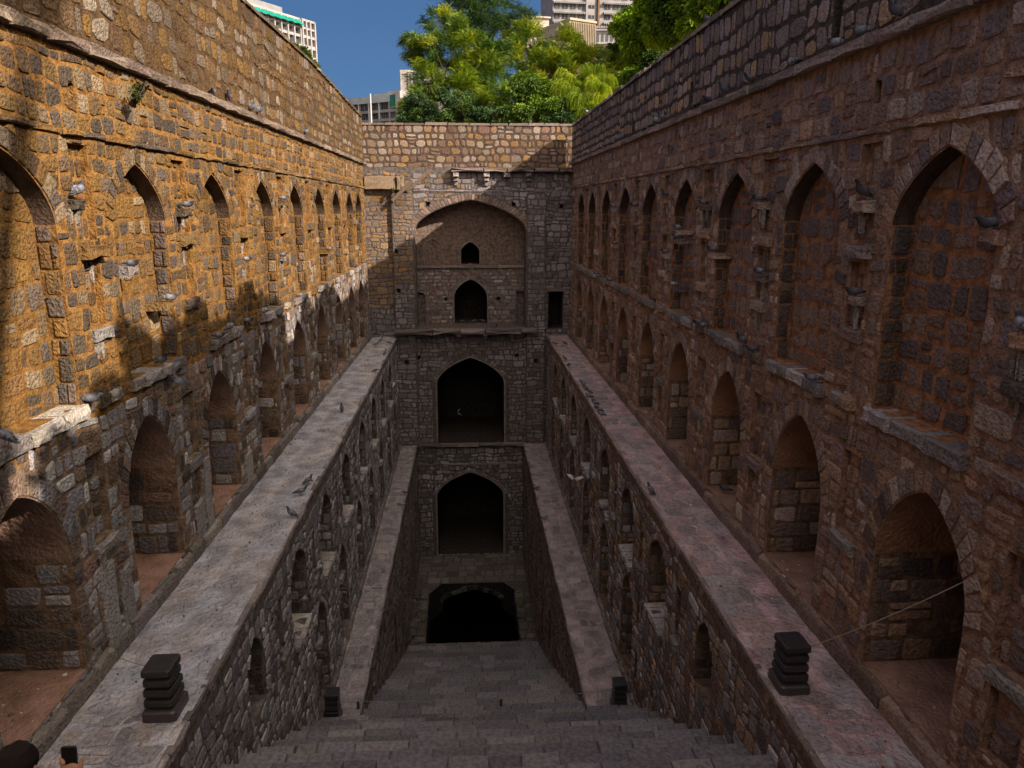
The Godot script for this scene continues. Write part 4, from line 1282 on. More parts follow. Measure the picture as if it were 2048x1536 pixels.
func walkways() -> void:
	for left in [true, false]:
		var s := -1.0 if left else 1.0
		var lip := 3.56 if left else 3.93
		var root := thing("walkway", "pale grey plastered walkway along the foot of the sunlit left wall" if left else "pinkish flagged walkway along the foot of the shaded right wall", "walkway", Vector3(s * 4.3, 0, -20), "", "structure")
		var wk := works(root)
		var b := bag_of(wk, "walkway_floor", M.floor)
		var f := top_frame(0.0)
		var x0 := -5.3 if left else lip
		var x1 := -lip if left else 5.4
		sheet(b, f, Rect2(x0, 6.5, x1 - x0, 30.6), 0.12, 0.012, Color(0.475, 0.458, 0.475) if left else Color(0.56, 0.39, 0.385), Color(0.88, 0.97, 1.08) if left else Color(0.76, 0.98, 1.04))
		# kerb stones at the foot of the piers
		var fw: Frame
		if left:
			fw = Frame.new(Vector3(-5.194, 0, 0), Vector3(0.00931, 0, -1).normalized(), Vector3.UP, Vector3(1, 0, 0.00931).normalized())
		else:
			fw = Frame.new(Vector3(5.277, 0, 0), Vector3(-0.00586, 0, -1).normalized(), Vector3.UP, Vector3(-1, 0, 0.00586).normalized())
		var fk := Frame.new(fw.o, fw.u, fw.n, Vector3.UP)
		slab_row(wk, "kerb_stone", fk, 5.0, 37.0, -0.02, 0.12, Vector2(0.3, 0.9), Vector2(0.2, 0.25), [Color(0.27, 0.25, 0.24), Color(0.22, 0.205, 0.20), Color(0.32, 0.29, 0.27), Color(0.20, 0.18, 0.17)] if left else [Color(0.27, 0.20, 0.17), Color(0.24, 0.185, 0.165), Color(0.31, 0.225, 0.18)], -0.06, 0.018, 0.014)
		var pal := [Color(0.37, 0.36, 0.37), Color(0.42, 0.40, 0.41), Color(0.34, 0.335, 0.35), Color(0.45, 0.42, 0.42)] if left else [Color(0.43, 0.37, 0.39), Color(0.48, 0.40, 0.41), Color(0.38, 0.345, 0.365), Color(0.52, 0.41, 0.405), Color(0.42, 0.40, 0.42)]
		var opts := {"h": Vector2(0.28, 0.55), "w": Vector2(0.3, 0.62), "gap": 0.03, "round": 0.2, "proud": Vector2(0.008, 0.02), "bev": 0.02, "pal": pal, "warp": 0.16, "seed": 130.0, "kind": "paving_stone", "miss": 0.12}
		if left:
			courses(wk, f, Rect2(-5.0, 6.6, 1.4, 1.9), opts)
			litter(wk, f, Rect2(-4.85, 7, 1.25, 29), 420)
		else:
			courses(wk, f, Rect2(3.99, 6.6, 0.85, 1.9), opts)
			courses(wk, f, Rect2(3.99, 8.5, 0.66, 27.0), opts)
			litter(wk, f, Rect2(3.97, 7, 0.95, 29), 420)
		finish(wk, M.stone)
	for left in [true, false]:
		var root := thing("walkway", "narrow grey lower walkway on the left, two levels down" if left else "narrow purplish lower walkway on the right, two levels down", "walkway", Vector3(-3.1 if left else 3.3, -5.6, -26), "", "structure")
		var wk := works(root)
		var b := bag_of(wk, "walkway_floor", M.floor)
		var x0 := -3.7 if left else 2.77
		var x1 := -2.73 if left else 4.05
		sheet(b, top_frame(-5.6), Rect2(x0, 15.3, x1 - x0, 21.8), 0.12, 0.012, Color(0.40, 0.375, 0.38) if left else Color(0.44, 0.37, 0.38), Color(0.8, 0.85, 0.88))
		var f := top_frame(-5.6)
		slab_row(wk, "kerb_stone", Frame.new(Vector3(-3.57 if left else 3.94, -5.6, 0), Vector3.FORWARD, Vector3.RIGHT if left else Vector3.LEFT, Vector3.UP), 15.6, 36.9, -0.02, 0.1, Vector2(0.25, 0.6), Vector2(0.08, 0.13), [Color(0.25, 0.23, 0.22), Color(0.21, 0.19, 0.185)], -0.05, 0.03, 0.015)
		courses(wk, f, Rect2(x0 + 0.25, 15.4, 0.62, 21.0), {"h": Vector2(0.28, 0.5), "w": Vector2(0.3, 0.55), "gap": 0.03, "round": 0.2, "proud": Vector2(0.006, 0.016), "bev": 0.02, "pal": [Color(0.36, 0.335, 0.345), Color(0.41, 0.38, 0.385), Color(0.34, 0.32, 0.33)], "warp": 0.14, "kind": "paving_stone", "miss": 0.15})
		litter(wk, f, Rect2(x0 + 0.2, 15.6, 0.75, 21), 160)
		finish(wk, M.stone)


func stair_y(z: float) -> float:        # z counted away from the eye
	if z < 10.3:
		return -2.1 + (10.3 - z) * 0.618
	if z < 15.9:
		return -2.1 - (z - 10.3) * 0.634
	if z < 24.0:
		return -5.65 - (z - 15.9) * 0.505
	return -9.74 - (z - 24.0) * 0.457


func stairs() -> void:
	var root := thing("stone_stairs", "broad dim flight of stone steps going down into the well", "stairs", Vector3(0, -5.6, -15.7), "", "structure")
	var wk := works(root)
	var core := bag_of(wk, "step_bed", M.mortar)
	var col := Color(0.135, 0.125, 0.14)
	var z := -7.0
	var run := 0.9
	var pal := [Color(0.178, 0.178, 0.20), Color(0.158, 0.16, 0.185), Color(0.193, 0.191, 0.208), Color(0.172, 0.172, 0.193), Color(0.202, 0.20, 0.214)]
	while z < 28.45:
		var z1 := minf(z + run, 28.5)
		var y := minf(stair_y(z1), 8.45)
		var low := stair_y(minf(z1 + run, 28.9)) - 0.1
		var x0 := -5.3
		var x1 := 5.4
		if y < 0.02:
			x0 = -3.6
			x1 = 3.97
		if y < -5.55:
			x0 = -2.77
			x1 = 2.81
		if z >= 28.4:
			break
		core.quad(Vector3(x0, y, -z + 0.02), Vector3(x1, y, -z + 0.02), Vector3(x1, y, -z1), Vector3(x0, y, -z1), Vector3.UP, col)
		core.quad(Vector3(x0, y, -z1), Vector3(x1, y, -z1), Vector3(x1, low, -z1), Vector3(x0, low, -z1), Vector3.FORWARD, col)
		if z > 1.0:
			var f := top_frame(y)
			for row in 2:
				var x := x0 + 0.03
				while x < x1 - 0.1:
					var w := rng.randf_range(0.35, 1.05) if row else rng.randf_range(0.35, 0.9)
					if x1 - x - w < 0.2:
						w = x1 - x - 0.03
					var d0 := 0.0 if row == 0 else (z1 - z) * 0.52
					var d1 := (z1 - z) * 0.52 if row == 0 else z1 - z
					var r := Rect2(x + 0.01, z + 0.014 + d0, w - 0.02, d1 - d0 - 0.02)
					if row:
						r.size.y += rng.randf_range(0.0, 0.06)
					slab(wk, "step_stone", f, r, -0.03 if row == 0 else -0.14, rng.randf_range(0.004, 0.03) if row == 0 else rng.randf_range(0.02, 0.05), 0.022, pick(pal, Vector2(x, z), 0.12) * (0.88 if row == 0 else 1.2), 0.016)  # back row darkened, nosing lightened: riser shadow lines painted in
					x += w
		z = z1
	finish(wk, M.stone)


func well_basin() -> void:
	var root := thing("well_basin", "sunken basin with worn kerbs around black water at the bottom of the steps", "basin", Vector3(0, -11.8, -31), "", "structure")
	var wk := works(root)
	var core := bag_of(wk, "basin_wall", M.mortar)
	var col := Color(0.15, 0.14, 0.138)
	var near_black := Color(0.035, 0.037, 0.034)  # near-black colour of the basin walls
	var y := -11.8
	var hole := PackedVector2Array([Vector2(-2.0, 28.6), Vector2(2.05, 28.6), Vector2(2.15, 32.9), Vector2(1.55, 33.85), Vector2(-1.5, 33.85), Vector2(-2.05, 32.9)])
	var f := top_frame(y)
	face(core, f, [-2.8, 0.0, 2.85], [28.4, 37.05], [hole], col)
	var gate := pointed(0.03, -14.0, -12.85, -12.15, 1.48, 8, 0.6)
	for i in hole.size():
		if i == 3:
			continue
		var a := hole[i]
		var b := hole[(i + 1) % hole.size()]
		var inward := Vector2(0, 31.3) - (a + b) * 0.5
		core.quad(f.at(a), f.at(b), f.at(b, -2.4), f.at(a, -2.4), Vector3(inward.x, 0, -inward.y), near_black)
	# worn blocks along both sides and the near edge, flat slabs below the facade
	for sx in [-1.0, 1.0]:
		var v := 28.7
		while v < 32.8:
			var d := rng.randf_range(0.3, 0.55)
			var inner := 2.03
			while inner < 2.7:
				var w := rng.randf_range(0.25, 0.45)
				var x0 := inner if sx > 0 else -inner - w
				slab(wk, "kerb_stone", f, Rect2(x0, v + 0.01, minf(w, 2.72 - inner) - 0.02, d - 0.02), -0.5, rng.randf_range(0.06, 0.16), 0.03, pick([Color(0.185, 0.175, 0.16), Color(0.16, 0.16, 0.135), Color(0.20, 0.185, 0.17), Color(0.14, 0.15, 0.115)], Vector2(v, inner)), 0.03)
				inner += w
			v += d
	courses(wk, f, Rect2(-2.7, 33.9, 5.45, 3.0), {"h": Vector2(0.35, 0.7), "w": Vector2(0.35, 0.9), "gap": 0.03, "round": 0.14, "proud": Vector2(0.012, 0.03), "bev": 0.02, "pal": [Color(0.20, 0.19, 0.185), Color(0.225, 0.205, 0.195), Color(0.18, 0.17, 0.165)], "warp": 0.1, "kind": "paving_stone"})
	slab_row(wk, "edge_stone", Frame.new(Vector3(0, y, -28.6), Vector3.RIGHT, Vector3.FORWARD, Vector3.UP), -2.0, 2.05, -0.4, 0.03, Vector2(0.3, 0.6), Vector2(0.02, 0.05), [Color(0.19, 0.18, 0.18), Color(0.22, 0.20, 0.20)], -0.3, 0.03, 0.02)
	# the arch of the water gate under the far slab
	var fw := Frame.new(Vector3(0, 0, -33.84), Vector3.RIGHT, Vector3.UP, Vector3.BACK)
	face(core, fw, [-1.56, 0.03, 1.6], [-14.2, -11.8], [gate], near_black)
	recess(core, core, core, fw, gate, 2.2, 99.0, Color(0.05, 0.047, 0.045), col)
	ring_stones(wk, fw, 0.03, -12.85, -12.15, 1.48, 0.26, 0.24, [Color(0.07, 0.066, 0.06), Color(0.04, 0.038, 0.036), Color(0.13, 0.12, 0.11), Color(0.035, 0.034, 0.032)], Vector2(0.06, 0.14))
	finish(wk, M.stone)
	var water := Bag.new()
	water.quad(Vector3(-2.2, -13.3, -28.5), Vector3(2.2, -13.3, -28.5), Vector3(2.2, -13.3, -36.2), Vector3(-2.2, -13.3, -36.2), Vector3.UP, Color.WHITE)
	var o := obj("water", water, M.water, self)
	tag(o, "still black water filling the basin at the foot of the steps", "water", "", "structure")


func ground() -> void:
	var b := Bag.new()
	var col := Color(0.22, 0.17, 0.11)
	var y := 8.5
	for r in [[-900.0, -900.0, 900.0, -38.35], [-900.0, 7.0, 900.0, 400.0], [-900.0, -38.35, -5.7, 7.0], [5.8, -38.35, 900.0, 7.0]]:
		b.quad(Vector3(r[0], y, r[1]), Vector3(r[2], y, r[1]), Vector3(r[2], y, r[3]), Vector3(r[0], y, r[3]), Vector3.UP, col)
	# the earth under the rim, so that no light comes in from below
	var d := Color(0.15, 0.11, 0.08)
	tag(obj("ground", b, M.mortar, self), "dry earth ground around the top of the stepwell", "ground", "", "structure")


# ---------------------------------------------------------------- pigeons
func pigeon_mesh(pose: String, dark: float) -> ArrayMesh:
	var b := Bag.new()
	var grey := Color(0.135, 0.15, 0.19) * dark
	var wing := Color(0.205, 0.225, 0.27) * dark
	var neck := Color(0.05, 0.055, 0.07)
	var head := Color(0.08, 0.085, 0.10) * dark
	var tail := Color(0.07, 0.075, 0.085) * dark
	var beak := Color(0.05, 0.045, 0.045)
	if pose == "fly" and dark > 1.5:
		grey = Color(0.5, 0.5, 0.51)
		wing = Color(0.55, 0.56, 0.57)
		head = Color(0.3, 0.3, 0.31)
		neck = Color(0.25, 0.27, 0.27)
		tail = Color(0.4, 0.4, 0.41)
	var low := -0.05 if pose == "sit" else 0.0
	var rows := []
	match pose:
		"stand":
			rows = [[Vector3(0, 0.045, 0.17), 0.004, 0.03, tail], [Vector3(0, 0.07, 0.10), 0.016, 0.034, tail], [Vector3(0, 0.105, 0.045), 0.046, 0.048, grey], [Vector3(0, 0.13, -0.01), 0.058, 0.058, grey], [Vector3(0, 0.16, -0.05), 0.05, 0.05, grey], [Vector3(0, 0.20, -0.07), 0.031, 0.031, neck], [Vector3(0, 0.232, -0.08), 0.023, 0.023, neck], [Vector3(0, 0.256, -0.098), 0.022, 0.021, head], [Vector3(0, 0.258, -0.118), 0.012, 0.012, head], [Vector3(0, 0.25, -0.135), 0.005, 0.005, beak], [Vector3(0, 0.244, -0.148), 0.001, 0.001, beak]]
		"peck":
			rows = [[Vector3(0, 0.15, 0.19), 0.004, 0.03, tail], [Vector3(0, 0.145, 0.11), 0.016, 0.034, tail], [Vector3(0, 0.14, 0.05), 0.044, 0.048, grey], [Vector3(0, 0.125, -0.01), 0.056, 0.057, grey], [Vector3(0, 0.105, -0.065), 0.046, 0.046, grey], [Vector3(0, 0.08, -0.105), 0.028, 0.028, neck], [Vector3(0, 0.058, -0.125), 0.022, 0.022, neck], [Vector3(0, 0.04, -0.142), 0.021, 0.02, head], [Vector3(0, 0.025, -0.152), 0.011, 0.011, head], [Vector3(0, 0.01, -0.16), 0.004, 0.004, beak]]
		"walk":
			rows = [[Vector3(0, 0.085, 0.20), 0.004, 0.032, tail], [Vector3(0, 0.10, 0.12), 0.016, 0.034, tail], [Vector3(0, 0.118, 0.055), 0.044, 0.048, grey], [Vector3(0, 0.128, -0.01), 0.056, 0.057, grey], [Vector3(0, 0.14, -0.065), 0.047, 0.047, grey], [Vector3(0, 0.17, -0.1), 0.029, 0.029, neck], [Vector3(0, 0.198, -0.118), 0.022, 0.022, neck], [Vector3(0, 0.218, -0.138), 0.022, 0.021, head], [Vector3(0, 0.217, -0.158), 0.012, 0.012, head], [Vector3(0, 0.208, -0.178), 0.004, 0.004, beak]]
		_:
			rows = [[Vector3(0, 0.10, 0.20), 0.004, 0.045, tail], [Vector3(0, 0.105, 0.12), 0.014, 0.036, tail], [Vector3(0, 0.115, 0.05), 0.042, 0.048, grey], [Vector3(0, 0.115, -0.01), 0.056, 0.06, grey], [Vector3(0, 0.122, -0.06), 0.05, 0.052, grey], [Vector3(0, 0.14, -0.09), 0.031, 0.031, neck], [Vector3(0, 0.156, -0.103), 0.024, 0.024, neck], [Vector3(0, 0.17, -0.12), 0.022, 0.021, head], [Vector3(0, 0.17, -0.14), 0.012, 0.012, head], [Vector3(0, 0.163, -0.16), 0.004, 0.004, beak]]
	for r in rows:
		r[0].y += low
	loft(b, rows, 10)
	for s in [-1.0, 1.0]:
		var w := []
		if pose == "fly":
			w = [[Vector3(s * 0.03, 0.13, -0.03), 0.012, 0.05, wing], [Vector3(s * 0.12, 0.20, -0.06), 0.009, 0.062, wing], [Vector3(s * 0.2, 0.25, -0.03), 0.006, 0.058, wing], [Vector3(s * 0.28, 0.265, 0.02), 0.004, 0.04, tail], [Vector3(s * 0.34, 0.26, 0.06), 0.002, 0.012, tail]]
		else:
			var a: Vector3 = rows[4][0] + Vector3(s * 0.035, 0.015, 0.015)
			var m: Vector3 = rows[3][0] + Vector3(s * 0.045, 0.014, 0.03)
			var e: Vector3 = rows[1][0] + Vector3(s * 0.026, 0.012, 0.02)
			w = [[a, 0.014, 0.008, wing], [a.lerp(m, 0.5), 0.034, 0.016, wing], [m, 0.042, 0.018, wing], [m.lerp(e, 0.35), 0.034, 0.015, Color(0.06, 0.06, 0.07)], [m.lerp(e, 0.5), 0.028, 0.012, wing], [m.lerp(e, 0.68), 0.02, 0.01, Color(0.05, 0.05, 0.06)], [e, 0.012, 0.007, tail], [e + Vector3(-s * 0.012, -0.005, 0.05), 0.004, 0.004, tail]]
		loft(b, w, 8)
		if pose in ["stand", "walk", "peck"]:
			var red := Color(0.22, 0.07, 0.055)
			var step: float = 0.022 * s if pose == "walk" else 0.0
			tube(b, [Vector3(s * 0.022, 0.085, 0.01), Vector3(s * 0.022, 0.045, 0.012 + step * 0.5), Vector3(s * 0.022, 0.004, step)], 0.006, 0.0035, 5, red)
			for toe in [-0.35, 0.0, 0.35, PI]:
				tube(b, [Vector3(s * 0.022, 0.005, step), Vector3(s * 0.022 + sin(toe) * 0.028, 0.003, step - cos(toe) * 0.03)], 0.0035, 0.002, 4, red)
	return b.mesh(Vector3.ZERO, M.feather)


func pigeons() -> void:
	var kinds := {}
	for pose in ["stand", "peck", "walk", "sit", "fly"]:
		for tone_ in [0.6, 1.0, 1.7]:
			kinds[pose + str(tone_)] = pigeon_mesh(pose, tone_)
	var first: MeshInstance3D
	for b in BIRDS:
		var shade := 1.0
		var l: String = b[3]
		if "dark" in l or "black" in l or "shadow" in l:
			shade = 0.6  # dark plumage; the shadowed bird has its shade painted in this way
		elif "white" in l or "bright" in l or "blue" in l or rng.randf() < 0.12:
			shade = 1.7
		var o := MeshInstance3D.new() if first == null else first.duplicate() as MeshInstance3D
		if first == null:
			first = o
		o.name = "pigeon"
		o.mesh = kinds[b[2] + str(shade)]
		o.position = b[0] - Vector3(0, 0.01, 0)
		o.rotation = Vector3(0, deg_to_rad(b[1] - 90.0 + rng.randf_range(-14, 14)), 0)
		if b[2] == "fly":
			o.rotation.z = rng.randf_range(-0.5, 0.5)
			o.rotation.x = 0.35
		o.scale = Vector3.ONE * rng.randf_range(0.86, 1.02)
		add_child(o, true)
		for key in ["group"]:
			if o.has_meta(key):
				o.remove_meta(key)
		tag(o, l, "pigeon", b[4])


# ---------------------------------------------------------------- posts, ropes and the visitor
func block(b: Bag, at: Vector3, turn: float, rows: Array, col: Color) -> void:
	# rows: half width, half depth, height; rounded square rings
	var bs := Basis(Vector3.UP, turn)
	var last := []
	for i in rows.size():
		var ring := []
		for k in 16:
			var t := TAU * (k + 0.5) / 16.0
			var c := cos(t)
			var s := sin(t)
			var p := Vector3(signf(c) * pow(absf(c), 0.17) * rows[i][0], rows[i][2], signf(s) * pow(absf(s), 0.17) * rows[i][1])
			ring.append(at + bs * p)
		if i:
			for k in 16:
				var l := (k + 1) % 16
				b.quad(last[k], last[l], ring[l], ring[k], (ring[k] + ring[l]) * 0.5 - at - Vector3.UP * (rows[i][2] + 0.0), col)
		last = ring
	for e in [0, rows.size() - 1]:
		pass
	var top: Vector3 = at + Vector3.UP * rows[-1][2]
	for k in 16:
		b.tri(last[k], last[(k + 1) % 16], top, Vector3.UP, col)


func bollard(label: String, at: Vector3, wide: float, tall: float, turn: float) -> void:
	var root := thing("stone_bollard", label, "bollard", at, "stacked block posts")
	var n := 5
	var h := tall / n
	for i in n:
		var b := Bag.new()
		var w := wide * 0.5 * (1.0 - 0.03 * i) * (1.08 if i == n - 1 else 1.0)
		var d := w * 1.12
		var y := h * i
		var p := at + Vector3(0, y, 0)
		var rows := [[w * 0.76, d * 0.76, 0.0], [w * 0.76, d * 0.76, h * 0.16], [w * 0.95, d * 0.95, h * 0.34], [w, d, h * 0.40], [w, d, h * 0.86], [w * 0.97, d * 0.97, h * 0.96], [w * 0.9, d * 0.9, h * 0.995]]
		if i == 0:
			rows = [[w * 1.12, d * 1.12, 0.0], [w * 1.1, d * 1.1, h * 0.8], [w * 1.02, d * 1.02, h * 0.95], [w * 0.8, d * 0.8, h * 0.995]]
		block(b, p, turn + rng.randf_range(-0.03, 0.03), rows, Color(0.033, 0.030, 0.034) * rng.randf_range(0.9, 1.25) if i else Color(0.06, 0.053, 0.055))
		obj("base_block" if i == 0 else "cap_block" if i == n - 1 else "block", b, M.polished, root)


func rope(called: String, label: String, category: String, pts: Array, r: float, sag: float, col: Color) -> Node3D:
	var way := []
	for i in pts.size() - 1:
		for k in 14:
			var t := k / 14.0
			var p: Vector3 = pts[i].lerp(pts[i + 1], t)
			p.y -= sag * 4.0 * t * (1.0 - t)
			way.append(p)
	way.append(pts[-1])
	var root := thing(called, label, category, pts[0])
	var b := Bag.new()
	tube(b, way, r, r, 6, col)
	obj("strand", b, M.rope, root)
	return root


func posts_and_ropes() -> void:
	bollard("black block bollard on the pale left walkway, near the bottom of the picture", Vector3(-3.89, 0.005, -8.56), 0.38, 0.68, 0.0)
	bollard("black block bollard with a rope on the pinkish right walkway", Vector3(4.2, 0.005, -8.6), 0.37, 0.68, 0.0)
	bollard("small black bollard at the top of the lower right walkway", Vector3(3.52, -5.6, -15.75), 0.34, 0.74, 0.0)
	bollard("small black bollard half hidden by the left terrace wall", Vector3(-3.32, -5.6, -15.75), 0.34, 0.74, 0.0)
	rope("rope", "pale rope from the right bollard across the first right arch", "rope", [Vector3(4.38, 0.63, -8.5), Vector3(5.26, 2.3, -7.05)], 0.0075, 0.04, Color(0.33, 0.265, 0.21))
	rope("rope", "thin rope from the left bollard to the first left arch", "rope", [Vector3(-4.05, 0.6, -8.6), Vector3(-5.0, 0.62, -9.1), Vector3(-5.55, 1.25, -8.75)], 0.004, 0.03, Color(0.16, 0.125, 0.085))
	var c := rope("barrier_chain", "thin chain with two small tags strung across the steps between the low bollards", "chain", [Vector3(-3.3, -5.05, -15.7), Vector3(-2.7, -5.12, -15.7), Vector3(0.66, -5.2, -15.7), Vector3(3.5, -5.05, -15.7)], 0.008, 0.03, Color(0.22, 0.21, 0.20))
	for p in [Vector3(-2.72, -5.22, -15.7), Vector3(0.66, -5.3, -15.7)]:
		var b := Bag.new()
		b.box(Transform3D(Basis(Vector3.UP, 0.3), p), Vector3(0.06, 0.2, 0.02), Color(0.05, 0.045, 0.045))
		obj("tag", b, M.paint, c)


# smooth-union field of tapered bones meshed as surface nets, coloured by the nearest bone
func nets(b: Bag, bones: Array, size: float, blend: float) -> void:
	var lo := Vector3.INF
	var hi := -Vector3.INF
	for e in bones:
		var r: float = maxf(e[2], e[3]) + size * 2.5
		lo = lo.min(e[0] - Vector3.ONE * r).min(e[1] - Vector3.ONE * r)
		hi = hi.max(e[0] + Vector3.ONE * r).max(e[1] + Vector3.ONE * r)
	var nx := int((hi.x - lo.x) / size) + 2
	var ny := int((hi.y - lo.y) / size) + 2
	var nz := int((hi.z - lo.z) / size) + 2
	var field := PackedFloat32Array()
	field.resize(nx * ny * nz)
	field.fill(1.0)
	var near := PackedFloat32Array()
	near.resize(nx * ny * nz)
	near.fill(9.0)
	var who := PackedInt32Array()
	who.resize(nx * ny * nz)
	for n in bones.size():
		var e: Array = bones[n]
		var r: float = maxf(e[2], e[3]) + size * 2.0 + blend
		var a: Vector3 = ((e[0] as Vector3).min(e[1]) - Vector3.ONE * r - lo) / size
		var z: Vector3 = ((e[0] as Vector3).max(e[1]) + Vector3.ONE * r - lo) / size
		var ba: Vector3 = e[1] - e[0]
		var ll := maxf(ba.length_squared(), 1e-9)
		var sc: Vector3 = e[5] if e.size() > 5 else Vector3.ONE
		for i in range(maxi(0, int(a.x)), mini(nx, int(z.x) + 2)):
			for j in range(maxi(0, int(a.y)), mini(ny, int(z.y) + 2)):
				for k in range(maxi(0, int(a.z)), mini(nz, int(z.z) + 2)):
					var p := lo + Vector3(i, j, k) * size
					var t := clampf((p - e[0]).dot(ba) / ll, 0.0, 1.0)
					var d: float = ((p - e[0] - ba * t) / sc).length() - lerpf(e[2], e[3], t)
					var id := (i * ny + j) * nz + k
					var f := field[id]
					if d < near[id]:
						near[id] = d
						who[id] = n
					var h := clampf(0.5 + 0.5 * (f - d) / blend, 0.0, 1.0)
					field[id] = lerpf(f, d, h) - blend * h * (1.0 - h)
	var at := PackedInt32Array()
	at.resize(nx * ny * nz)
	at.fill(-1)
	var vs := PackedVector3Array()
	var ns := PackedVector3Array()
	var cs := PackedColorArray()
	for i in nx - 1:
		for j in ny - 1:
			for k in nz - 1:
				var id := (i * ny + j) * nz + k
				var sum := Vector3.ZERO
				var hits := 0
				var v := [field[id], field[id + 1], field[id + nz], field[id + nz + 1], field[id + ny * nz], field[id + ny * nz + 1], field[id + ny * nz + nz], field[id + ny * nz + nz + 1]]
				var inside := 0
				for q in 8:
					if v[q] < 0.0:
						inside += 1
				if inside == 0 or inside == 8:
					continue
				for q in 8:
					for bit in [1, 2, 4]:
						if q & bit:
							continue
						var w: int = q | bit
						if (v[q] < 0.0) != (v[w] < 0.0):
							var t: float = v[q] / (v[q] - v[w])
							var pa := Vector3((q >> 2) & 1, (q >> 1) & 1, q & 1)
							var pb := Vector3((w >> 2) & 1, (w >> 1) & 1, w & 1)
							sum += pa.lerp(pb, t)
							hits += 1
				at[id] = vs.size()
				vs.append(lo + (Vector3(i, j, k) + sum / hits) * size)
				ns.append(Vector3(v[4] + v[5] + v[6] + v[7] - v[0] - v[1] - v[2] - v[3], v[2] + v[3] + v[6] + v[7] - v[0] - v[1] - v[4] - v[5], v[1] + v[3] + v[5] + v[7] - v[0] - v[2] - v[4] - v[6]).normalized())
				cs.append(bones[who[id]][4])
	for i in range(1, nx - 1):
		for j in range(1, ny - 1):
			for k in range(1, nz - 1):
				var id := (i * ny + j) * nz + k
				for ax in 3:
					var step: int = [ny * nz, nz, 1][ax]
					if (field[id] < 0.0) == (field[id + step] < 0.0):
						continue
					var s1: int = [nz, 1, ny * nz][ax]
					var s2: int = [1, ny * nz, nz][ax]
					var q := [at[id], at[id - s1], at[id - s1 - s2], at[id - s2]]
					if q.min() < 0:
						continue
					b.stri(vs[q[0]], vs[q[1]], vs[q[2]], ns[q[0]], ns[q[1]], ns[q[2]], cs[q[0]], cs[q[1]], cs[q[2]])
					b.stri(vs[q[0]], vs[q[2]], vs[q[3]], ns[q[0]], ns[q[2]], ns[q[3]], cs[q[0]], cs[q[2]], cs[q[3]])


